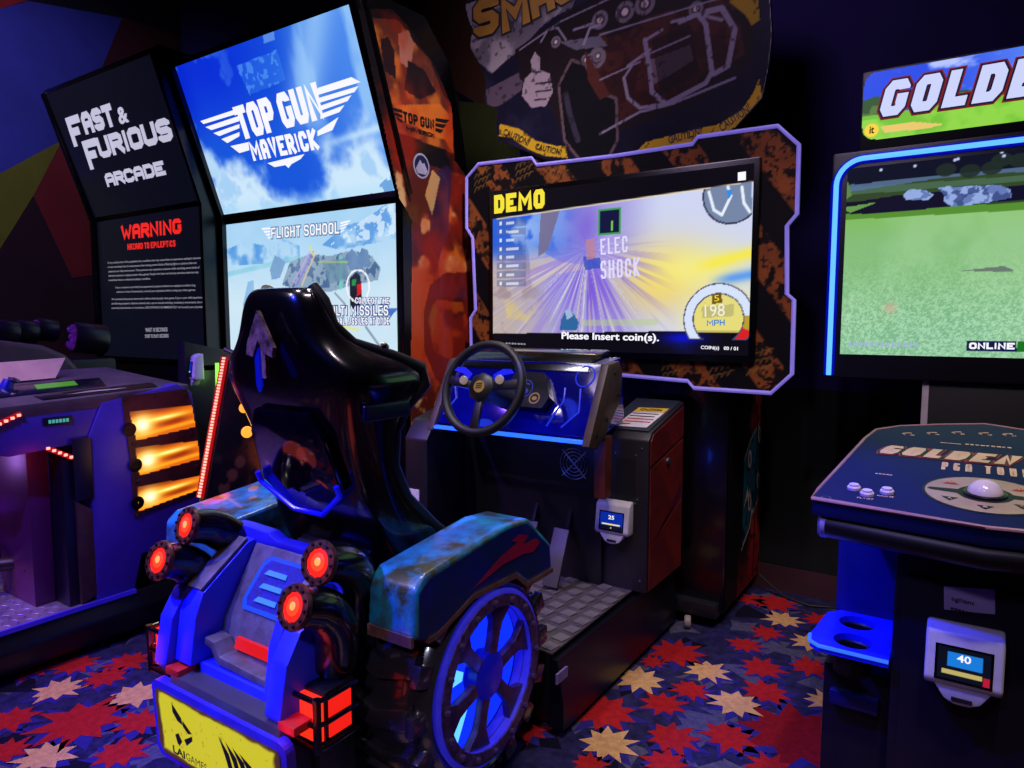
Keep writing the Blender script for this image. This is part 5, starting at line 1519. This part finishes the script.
Mb().slab(tq([(.14, 1.10), (.14, 1.55), (.30, 1.60), (.33, 1.12)]), (0, 0, -.03)).put('control_screen', mat('control_glass', (.06, .06, .13), .2, wear=(.04, .04, .09)), topm, bevel=.003)
put('control_display', tq([(.20, 1.30), (.20, 1.46), (.28, 1.48), (.28, 1.32)], .006), [(0, 1, 2, 3)], lamp('display_green', (.30, .62, .15), .7), topm, smooth='flat2d')
Mb().slab(tq([(.03, 1.25), (.03, 1.72), (.11, 1.74), (.11, 1.25)]), (0, 0, -.03)).put('side_control_panel', mat('control_black', (.06, .05, .07), .3), topm, bevel=.003)
put('script_mark', tq([(.06, 1.35), (.05, 1.55), (.06, 1.60), (.08, 1.45)], .006), [(0, 1, 2, 3)], mat('script_cream', (.7, .6, .5), .5), topm, smooth='flat2d')
put('instruction_card', [(CX - .36, 1.12, 1.14), (CX - .36, 1.44, 1.15), (CX - .44, 1.52, 1.235), (CX - .44, 1.24, 1.225)], [(0, 1, 2, 3)], mat('card_cream', (.80, .64, .52), .7), ck, smooth='flat2d')
# post under the head, recess and red light strips
post = Mb().box(CX - .46, CX - .14, 1.22, 1.30, .212, .92).put('front_post', plum, ck, bevel=.006)
Mb().box(CX - .14, CX - .02, 1.30, 1.36, .212, .86).put('post_side', dkb, ck, bevel=.003)
Mb().lathe([(.006, 0), (.006, .003), (0, .004)], (CX - .22, 1.218, .36), (0, -1, 0), 8).put('post_screw', METAL, post)
for a, b in (((CX - .003, .92, .95), (CX - .003, 1.16, 1.045)), ((CX - .02, 1.24, .90), (CX - .01, 1.34, .84))):
    a, b = Vector(a), Vector(b)
    st_ = Mb().tube([a, b], .010, 8).put('red_light_strip', lamp('red_strip_body', (.75, .05, .06), .75), ck)
    m = Mb()
    nn = int((b - a).length / .022)
    for k in range(nn):
        c = a.lerp(b, (k + .5) / nn) + Vector((.010, 0, 0))
        m.obox(c, (.003, 0, 0), (0, .006, 0), (0, 0, .005))
    m.put('diodes', lamp('diode_pink', (1, .62, .55), 2.0), st_, smooth=False, kind='stuff')
glow('red_recess_glow', (CX + .03, 1.20, .84), (1, .05, .08), .3, .03)
# control stick at the very left
p = at(4, 392, X=-3.35)
Mb().tube([p + Vector((0, 0, -.08)), p, p + Vector((0, .02, .05))], [.03, .028, .02], 12).put('control_stick', mat('stick_blue', (.08, .1, .6), .3), ck)
Mb().lathe([(.012, 0), (.022, .004), (.022, .016), (0, .022)], p + Vector((.01, .03, .04)), (0, .4, 1), 14).put('stick_button', mat('button_chrome', (.6, .5, .6), .2, metal=.8), ck)
# seat hood behind the console
pts = [(.60, .30), (.60, 1.31), (1.05, 1.325), (1.38, 1.315), (1.56, 1.285), (1.66, 1.235), (1.71, 1.17), (1.72, 1.06), (1.66, .30)]
Mb().yz(pts, -4.25, -3.80).put('seat_hood', mat('hood_brown', (.30, .22, .23), .45, wear=(.40, .28, .26), wscale=5), ck, bevel=.03, bseg=3)
# row of chrome-faced barrels
def barrel(c, r, L, d=(-.15, -1, .12)):
    d = Vector(d).normalized()
    b = Mb().lathe([(r * .9, -L), (r, -L * .9), (r, -.01), (r * .93, 0), (r * .8, -.02), (0, -.02)], c, d, 24).put('lamp_barrel', mat('barrel_black', (.10, .09, .11), .35), ck)
    x = d.cross(Vector((0, 0, 1))).normalized()
    y = d.cross(x)
    for k in range(7):
        a = 2 * math.pi * k / 7
        R = r * .62 if k else 0
        Mb().lathe([(r * .26, -.018), (r * .2, .012), (0, .02)], Vector(c) + (x * math.cos(a) + y * math.sin(a)) * R, d, 10).put('barrel_facet', mat('facet_sheen_glow', (.62, .32, .72), .18, metal=.8, wear=(.3, .5, .7), wscale=9, emit=(.55, .15, .7), estr=.12), b)  # violet reflections put into the facets as a faint glow
    return b
barrel(at(72, 337, X=-4.15), .085, .17)
for u, v, r in ((36, 329, .062), (16, 331, .062), (-4, 331, .062)):
    barrel(at(u, v, X=-4.3), r, .10)
Mb().box(-4.5, -4.0, 1.15, 2.0, 1.0, 1.20).put('barrel_mount', mat('mount_dark', (.04, .04, .06), .5), ck, bevel=.02)
Mb().box(-4.4, -4.1, 1.6, 1.9, .2, 1.0).put('mount_column', mat('mount_dark', (.04, .04, .06), .5), ck, bevel=.02)
# inner floor well with ribbed violet step and rail
stp = Mb().box(-3.80, -3.55, 1.55, 2.1, .2, .62).put('inner_step', dkb, ck, bevel=.004)
for k in range(9):
    Mb().box(-3.80 + k * .027, -3.785 + k * .027, 1.0, 1.54, .55, .565).put('step_rib', mat('rib_violet', (.45, .25, .7), .25, metal=.5, emit=(.4, .15, .9), estr=.3), stp, bevel=.003)
Mb().tube([(-3.85, .7, .36), (-3.5, 1.05, .36), (-3.4, 1.25, .36)], .03, 10).put('foot_rail', DARKMETAL, ck)
glow('well_glow', (-3.75, .95, .8), (.5, .2, 1), 3.0, .05)

# ================================================================== golf display on its stand
gd = thing('golf_display', 'large golf game display with blue neon edge and lit title marquee', 'arcade machine', (.15, 3.3, 0))
GY = 3.20
GX0, GX1 = -.50, .84
Mb().box(GX0 - .02, GX1 + .02, GY + .005, GY + .09, 1.165, 2.10).put('display_case', mat('case_navy_black', (.012, .014, .05), .4), gd, bevel=.012)
Mb().box(GX0 + .077, GX1 - .077, GY + .012, GY + .10, 2.09, 2.413).put('marquee_case', mat('case_navy_black', (.012, .014, .05), .4), gd, bevel=.012)
neon = lamp('neon_blue', (.36, .68, 1), 1.4)
nz1 = 2.065
path = [(GX0, GY - .006, 1.175), (GX0, GY - .006, nz1 - .10)] + [(GX0 + .10 - .10 * math.cos(k * .157), GY - .006, nz1 - .10 + .10 * math.sin(k * .157)) for k in range(1, 10)] + [(GX0 + .10, GY - .006, nz1), (GX1 - .10, GY - .006, nz1), (GX1, GY - .006, nz1 - .1), (GX1, GY - .006, 1.175)]
Mb().tube(path, .010, 8).put('neon_edge', neon, gd)
Mb().tube([(x, GY + .016, z) for x, y, z in path], .024, 8).put('neon_halo', lamp('neon_halo_blue', (.0, .06, .85), .55), gd)  # blue halo of the neon on the case, added as a glowing strip
PGo = Panel((GX0 + .04, GY + .002, 1.265), (1, 0, 0), (0, 0, 1), GX1 - GX0 - .08, nz1 - .035 - 1.265)
s = Sheet(PGo, .0036)
u, v = s.S / PGo.w, s.T / PGo.h
n1 = s.fb(5, 1)
n2 = .5 * s.fb(110, 2, 1) + .5 * np.random.RandomState(4).rand(*s.S.shape)
def sl(px):
    return s.inside(PGo.sts(px))
s.C[:] = (.56, .78, .60)
s.mix(sstep(v, .0, .5), (.52, .74, .48))
s.mix(sstep(v, .58, .78), (.50, .74, .36))
s.mix(sstep(n1, .4, .65) * .5, (.64, .82, .60))
s.mix((n2 > .54) * sstep(v, .62, .15) * .5, (.74, .90, .80))
s.mix((n2 < .44) * sstep(v, .62, .15) * .45, (.40, .64, .50))
s.mix(sl([(830, 215), (1100, 195), (1100, 206), (950, 214), (830, 221)]), (.34, .56, .20))
s.mix(sl([(830, 150), (1100, 110), (1100, 196), (950, 207), (830, 215)]), (.20, .28, .16))
s.mix(sl([(830, 205), (868, 200), (905, 194), (960, 190), (1100, 180), (1100, 192), (960, 206), (870, 214), (830, 214)]), (.07, .06, .16))
s.mix(sl([(830, 188), (905, 184), (960, 180), (1100, 170), (1100, 176), (960, 186), (840, 196)]), (.28, .40, .30))
s.mix(sl([(830, 190), (870, 180), (1100, 160), (1100, 166), (940, 178), (850, 192)]), (.34, .44, .62), .8)
s.mix(sl([(830, 140), (1100, 90), (1100, 160), (930, 176), (860, 184), (830, 186)]), (.06, .07, .15))
s.mix(sl([(830, 140), (1100, 90), (1100, 140), (930, 160), (850, 168), (830, 172)]) & (s.fb(16, 7) > .45), (.04, .05, .10))
for c in ((946, 170), (970, 171), (1002, 160), (1020, 160), (992, 168)):
    s.disc(PGo.st(*c), .035, (.13, .18, .16), .9, ry=.026)
for c in ((955, 160), (958, 159), (1002, 152), (1004, 156), (881, 170), (915, 166)):
    s.disc(PGo.st(*c), .007, (.75, .80, .95))
for L in ([(944, 195), (952, 188), (970, 186), (1000, 185), (1011, 190), (1011, 198), (985, 203), (952, 207), (944, 201)], [(903, 195), (910, 189), (925, 190), (934, 195), (928, 200), (906, 200)], [(938, 188), (950, 186), (958, 190), (945, 196)]):
    s.mix(sl(L), (.40, .48, .72))
    s.mix(sl(L) & (s.fb(36, 4) > .52), (.62, .72, .92), .8)
    s.mix(sl(L) & (s.fb(30, 9) < .42), (.22, .28, .50), .8)
s.mix(sl([(838, 185), (848, 182), (852, 195), (842, 204), (836, 203)]), (.38, .52, .30))
s.mix(sl([(842, 208), (878, 202), (868, 206), (850, 213)]), (.40, .60, .30))
s.mix(sl([(960, 271), (985, 268), (1004, 266), (1014, 270), (1012, 272)]), (.42, .48, .44))
s.mix(np.exp(-(((s.S - PGo.st(890, 308)[0]) / .02) ** 2 + ((s.T - PGo.st(890, 308)[1]) / .02) ** 2)), (.85, .62, .55), .6)
kx = int(PGo.st(1085, 250)[0] / PGo.w * s.nx)
for i in range(kx + 1, s.nx + 1):                    # the course goes on to the right
    s.C[:, i] = s.C[:, max(0, 2 * kx - i)]
s.mix(sl([(966.5, 340.5), (1016.5, 341), (1016.5, 352), (966.5, 351)]), (.05, .10, .30))
s.mix(sl([(1017, 341), (1060, 342), (1060, 353), (1017, 352)]), (.10, .45, .12))
gs = s.bake('golf_screen', SCREEN, gd, label='lit screen showing a putting green')
pxblock(PGo, 'ONLINE', (969, 349), (1014.5, 349.5), (969, 342.5), LIT_WHITE, gs, sw=.28, gap=.12)
bars(PGo, PGo.st(848, 346.5), PGo.st(920, 347), .018, lamp('screen_pale', (.66, .78, .86), .8), gs, 13)
PM = Panel((GX0 + .085, GY + .008, 2.135), (1, 0, 0), (0, 0, 1), GX1 - GX0 - .17, .270)
s = Sheet(PM, .004)
u, v = s.S / PM.w, s.T / PM.h
n1, n2 = s.fb(9, 5), s.fb(22, 6)
s.C[:] = (.12, .26, .80)
s.mix(sstep(u, .15, .6), (.35, .50, .88))
s.mix(sstep(fbm(s.S, s.T * 2.2, 7, 9, 5), .50, .66) * sstep(v, .45, .75), (.72, .76, .92), .85)
s.mix((v < .52 + .12 * (n1 - .5) + .12 * np.exp(-((u - .04) / .05) ** 2)) & ((u < .12) | (u > .26)), (.16, .30, .14))
s.mix((v < .50) & (n2 > .5) & (v > .3), (.34, .46, .24), .8)
s.mix(v < .36 + .04 * u, (.40, .68, .18))
s.mix((v < .3) * sstep(n1, .4, .6), (.55, .78, .28), .7)
s.mix(s.inside(PM.sts([(880, 126), (915, 122), (945, 124), (930, 128), (885, 133)])), (.82, .70, .38))
s.disc(PM.st(871.5, 130.5), .028, (.88, .74, .22))
mq = s.bake('marquee_print', PRINT_LIT, gd, mask=[(a + PM.w / 2, b + PM.h / 2) for a, b in rrect(PM.w, PM.h, .05)], label='lit marquee with golf course picture')
PM.pxtext('it', (869.5, 134), (874, 133.5), (869.5, 127), lamp('marquee_ink', (.1, .07, .05), .3), mq, e=.004, bold=.03)
A, B = PM.st(878, 118), PM.st(1024, 95)
hh = .135
for e_, mm, bo in ((.003, lamp('title_red', (.62, .16, .10), .6), .44), (.005, lamp('title_outline', (.10, .12, .28), .6), .37), (.007, lamp('title_pale', (.80, .83, .98), 1.0), .27)):
    block(PM, 'GOLDEN TEE', (A[0], A[1]), (A[0] + .98, A[1]), hh, mm, mq, e=e_, sw=.27, draw=bo, gap=.15, shear=.22)
# stand
pw = at(925, 400, Y=GY + .03)
Mb().box(-.14, .48, GY + .03, GY + .12, .10, 1.18).put('stand_column', mat('stand_black', (.03, .03, .05), .5), gd, bevel=.008)
Mb().box(pw.x - .012, pw.x + .012, GY + .028, GY + .05, .10, 1.165).put('stand_edge', mat('stand_white', (.62, .58, .62), .5), gd, bevel=.003)
Mb().box(-.35, .70, 2.95, 3.62, .0, .08).put('stand_foot', BLACK, gd, bevel=.01)

# ================================================================== golf console
gc = thing('golf_console', 'golf game control pedestal with white trackball, buttons and blue cup holder', 'arcade machine', (0, 2.1, 0))
nn_ = Vector((0, 1, .125)).normalized()
PK = Panel((-.30, 1.75, .98), (1, 0, 0), nn_, .7, .5)
ball = PK.st(985, 495)
cxs = ball[0]
half = PK.sts([(812, 497), (818, 489), (865, 438), (876, 429.5), (900, 426), (940, 424.5), (985, 424)])
outl = half + [(2 * cxs - a, b) for a, b in reversed(half[:-1])]
nearp = PK.st(985, 526)
outl = outl + [(cxs, nearp[1] - .004), ]
bodytop = Mb().slab([PK.p(a, b, -.045) for a, b in outl], PK.n * .045).put('control_panel', mat('panel_navy', (.04, .09, .27), .6, wear=(.035, .08, .24), wscale=3, spec=.2), gc, bevel=.004)
Mb().tube([PK.p(a, b, -.002) for a, b in outl], .005, 8, closed=True).put('edge_trim', mat('trim_rose', (.62, .45, .48), .4), bodytop)
# rolled front bumper
a0, a1 = outl[0], outl[-2]
Mb().tube([PK.p(a0[0] + .02, a0[1] + .03, -.075), PK.p(cxs, nearp[1] + .025, -.075), PK.p(a1[0] - .02, a1[1] + .03, -.075)], .032, 16).put('front_bumper', mat('bumper_rubber', (.045, .035, .045), .4), gc)
Mb().lathe([(.034, -.01), (.034, .004), (.026, .010), (0, .010)], PK.p(a0[0] + .02, a0[1] + .03, -.075), (-1, -.1, 0), 18).put('bumper_cap', mat('cap_lilac', (.55, .52, .70), .4), gc)
cream = mat('print_cream', (.86, .74, .58), .5)
inkb = mat('print_navy_ink', (.02, .03, .07), .5)
redi = mat('print_red', (.72, .16, .12), .5)
A = Vector(PK.st(877, 453.5))
hg = PK.st(884, 445.5)[1] - A.y
ww = 2 * (cxs - A.x)
wG = .30
for e_, mm, bo in ((.0010, redi, .45), (.0018, inkb, .39), (.0026, cream, .27)):
    block(PK, 'GOLDEN TEE', A, (2 * cxs - A.x, A.y), hg, mm, bodytop, e=e_, sw=.27, draw=bo, gap=.13, shear=.25)
A = Vector(PK.st(941, 470))
block(PK, 'PGA TOUR', A, (2 * cxs - A.x, A.y), PK.st(944, 462)[1] - A.y, cream, bodytop, e=.0012, sw=.22, gap=.16)
def disc(name, c, r, m, par, e, ry=None, n=36):
    return PK.shape(name, [(c[0] + r * math.cos(2 * math.pi * k / n), c[1] + (ry or r) * math.sin(2 * math.pi * k / n)) for k in range(n)], m, par, e=e)
RR = abs(PK.st(924, 492)[0] - cxs)
disc('dial_edge', ball, RR + .006, inkb, bodytop, .0010)
disc('dial_print', ball, RR, mat('dial_tan', (.66, .58, .46), .5), bodytop, .0016)
disc('ball_surround', ball, RR * .46, inkb, bodytop, .0024)
for sg in (-1, 1):
    PK.shape('dial_pointer', [(cxs + sg * RR * .4, ball[1] + .014), (cxs + sg * RR * .92, ball[1] + .010), (cxs + sg * RR * .96, ball[1]), (cxs + sg * RR * .92, ball[1] - .006), (cxs + sg * RR * .4, ball[1] - .014)], inkb, bodytop, e=.0026)
for k, (ang, mm, ch) in enumerate(((140, redi, 'D'), (90, redi, 'E'), (40, redi, 'F'), (220, inkb, 'A'), (270, inkb, 'B'), (320, inkb, 'C'))):
    a = math.radians(ang)
    c = (cxs + RR * .74 * math.cos(a), ball[1] + RR * .74 * math.sin(a))
    sgn = 1 if ang < 180 else -1
    PK.shape('dial_arrow', [(c[0] - .017, c[1] - sgn * .010), (c[0] + .017, c[1] - sgn * .010), (c[0], c[1] + sgn * .014)], mm, bodytop, e=.0026)
    PK.text(ch, (c[0] - .004, c[1] - .006), (c[0] + .004, c[1] - .006), .009, cream, bodytop, e=.0036, bold=.02)
Mb().lathe([(RR * .36, 0), (RR * .36, .004), (RR * .30, .006), (RR * .30, .0), (RR * .36, 0)], PK.p(ball[0], ball[1], .002), PK.n, 30).put('ball_collar', mat('collar_black', (.03, .03, .05), .3), gc)
Mb().lathe([(RR * .30 * math.cos(t * .1571), RR * .30 * math.sin(t * .1571) * .95 + .002) for t in range(0, 11)], PK.p(*ball), PK.n, 28).put('trackball', mat('trackball_white', (.86, .80, .80), .2), gc)
for (u, v), nm in (((854, 489), ''), ((867, 495), 'FLYBY'), ((887, 493), 'RIGHT')):
    q = PK.st(u, v)
    bt = Mb().lathe([(.0155, 0), (.0155, .006), (.013, .009), (.011, .009), (.011, .013), (0, .015)], PK.p(*q), PK.n, 20).put('push_button', mat('button_white', (.82, .76, .80), .35), gc)
    if nm:
        PK.text(nm, (q[0] - .018, q[1] - .032), (q[0] + .018, q[1] - .032), .009, cream, bodytop, e=.0012, bold=.01)
q = PK.st(884, 475)
bars(PK, (q[0] - .02, q[1]), (q[0] + .02, q[1]), .006, cream, bodytop, 5, .0012)
q = PK.st(825, 499)
disc('lock_ring', PK.st(826, 498), .012, mat('lock_steel', (.35, .35, .5), .3, metal=.6), bodytop, .0012, n=18)
disc('lock_core', PK.st(826, 498), .008, mat('panel_navy', (.05, .13, .26)), bodytop, .0018, n=18)
# shot icons in a row along the back
for (u, v) in ((905, 435), (930, 434.5), (955, 434), (982, 435), (1006, 436)):
    q = PK.st(u, v)
    for k, pth in enumerate(([(0, .0), (-.008, .012), (.004, .022), (.016, .024)], [(.014, .0), (.024, .002)])):
        Mb().tube([PK.p(q[0] + a, q[1] + b, .001) for a, b in pth], .0018, 5).put('shot_icon', cream, bodytop)
A = Vector(PK.st(978, 446))
bars(PK, (A.x - .03, A.y), (A.x + .08, A.y), .010, cream, bodytop, 9, .0012)
Mb().tube([PK.p(A.x - .09, A.y, .001), PK.p(A.x - .04, A.y, .001)], .001, 5).put('print_line', cream, bodytop)
# pedestal body
navy = mat('pedestal_navy', (.045, .04, .09), .42, wear=(.055, .045, .11), wscale=3)
MX0, MX1, MY = -.125, .30, 1.86
body = Mb().yz([(MY, .0), (MY, .80), (MY + .02, .93), (2.2, 1.03), (2.36, 1.03), (2.36, 0)], MX0, MX1).put('pedestal_body', navy, gc, bevel=.008)
Mb().box(-.285, MX0 - .001, 2.10, 2.34, .0, .99).put('side_column', mat('column_blue', (.06, .07, .42), .4), gc, bevel=.006)
Mb().box(-.285, MX0 - .001, 1.93, 2.099, .0, .50).put('side_locker', navy, gc, bevel=.008)
Mb().box(MX0 + .02, MX1 - .02, MY - .012, MY, .05, .80).put('front_door', navy, gc, bevel=.004)
# cup holder tray with two round holes
tx0, tx1, ty0, ty1, tz = -.315, -.128, 1.835, 2.105, .575
bmh = bmesh.new()
outer = [(tx1, ty0), (tx1, ty1), (tx0 + .05, ty1), (tx0 + .015, ty1 - .04), (tx0, ty0 + .06), (tx0 + .006, ty0 + .02), (tx0 + .03, ty0)]
h1 = [(-.215 + .045 * math.cos(-k * .2618), 1.905 + .045 * math.sin(-k * .2618)) for k in range(24)]
h2 = [(-.220 + .045 * math.cos(-k * .2618), 2.03 + .045 * math.sin(-k * .2618)) for k in range(24)]
cu = bpy.data.curves.new('tray', 'CURVE')
cu.dimensions = '2D'
cu.fill_mode = 'BOTH'
cu.extrude = .009
for L in (outer, h1, h2):
    spn = cu.splines.new('POLY')
    spn.points.add(len(L) - 1)
    for pnt, (a, b) in zip(spn.points, L):
        pnt.co = (a, b, 0, 1)
    spn.use_cyclic_u = True
to = bpy.data.objects.new('tray', cu)
COL.objects.link(to)
me = bpy.data.meshes.new_from_object(to.evaluated_get(bpy.context.evaluated_depsgraph_get()))
vv = [(v.co.x, v.co.y, v.co.z + tz) for v in me.vertices]
ff = [tuple(p.vertices) for p in me.polygons]
bpy.data.objects.remove(to)
bmh.free()
tray = put('cup_holder', vv, ff, mat('tray_blue_acrylic', (.10, .13, .85), .3, emit=(.02, .04, .9), estr=.18), gc, smooth=False, label='blue cup holder tray with two round holes')
Mb().tube([(x, y, tz + .006) for x, y in (outer[0], outer[-1], outer[-2], outer[-3])], .005, 8).put('tray_edge', lamp('tray_edge_glow', (.18, .42, 1), 1.1), tray)
for L in (h1, h2):
    cxh, cyh = sum(a for a, b in L) / 24, sum(b for a, b in L) / 24
    Mb().lathe([(.0455, -.008), (.043, -.07), (.038, -.07), (.041, -.012), (.0455, -.008)], (cxh, cyh, tz), (0, 0, 1), 24).put('cup_well', mat('well_black', (.01, .01, .03), .5), tray)
glow('tray_glow', (-.31, 1.80, .74), (.02, .05, 1), .5, .03)
Mb().box(-.265, -.15, 1.905, 1.929, .40, .44).put('locker_handle', mat('handle_blue', (.05, .06, .35), .35), gc, bevel=.006)
card_reader(gc, (.022, MY - .012, .635), amber=True)
PQ = Panel((MX0, MY - .0125, 0), (1, 0, 0), (0, 0, 1), .4, .8)
st4 = PQ.sts([(944, 586), (995, 589), (995, 614), (944, 609)])
stk = PQ.shape('pay_sticker', st4, mat('sticker_lilac', (.62, .58, .70), .6), gc, th=.001, label='pale sticker with handwriting style print')
a = PQ.st(951, 601)
PQ.text('agilent', (a[0], a[1]), (a[0] + .045, a[1] - .003), .014, INK, stk, e=.004, bold=.01, name='sticker_lettering')
bars(PQ, (a[0], a[1] - .018), (a[0] + .045, a[1] - .021), .005, INK, stk, 6, .004)
for (u, v), mm in (((974, 560), 'a'), ((1003, 563), 'b'), ((1021, 566), 'c')):
    q = PQ.st(u, v)
    Mb().lathe([(.014, 0), (.012, .006), (0, .008)], PQ.p(q[0], q[1]), (0, -1, 0), 14).put('front_decal', mat('decal_dim_blue', (.16, .16, .5), .4, wear=(.5, .2, .3)), gc)

# power cord along the wall
cord = Mb().tube([(-.86, 3.62, .09), (-.74, 3.60, .012), (-.60, 3.55, .009), (-.48, 3.60, .009), (-.42, 3.64, .009), (-.40, 3.67, .009)], .007, 8).put('power_cord', mat('cord_black', (.04, .04, .05), .5))
cord['label'] = 'black power cord lying on carpet along the baseboard'
cord['category'] = 'cord'
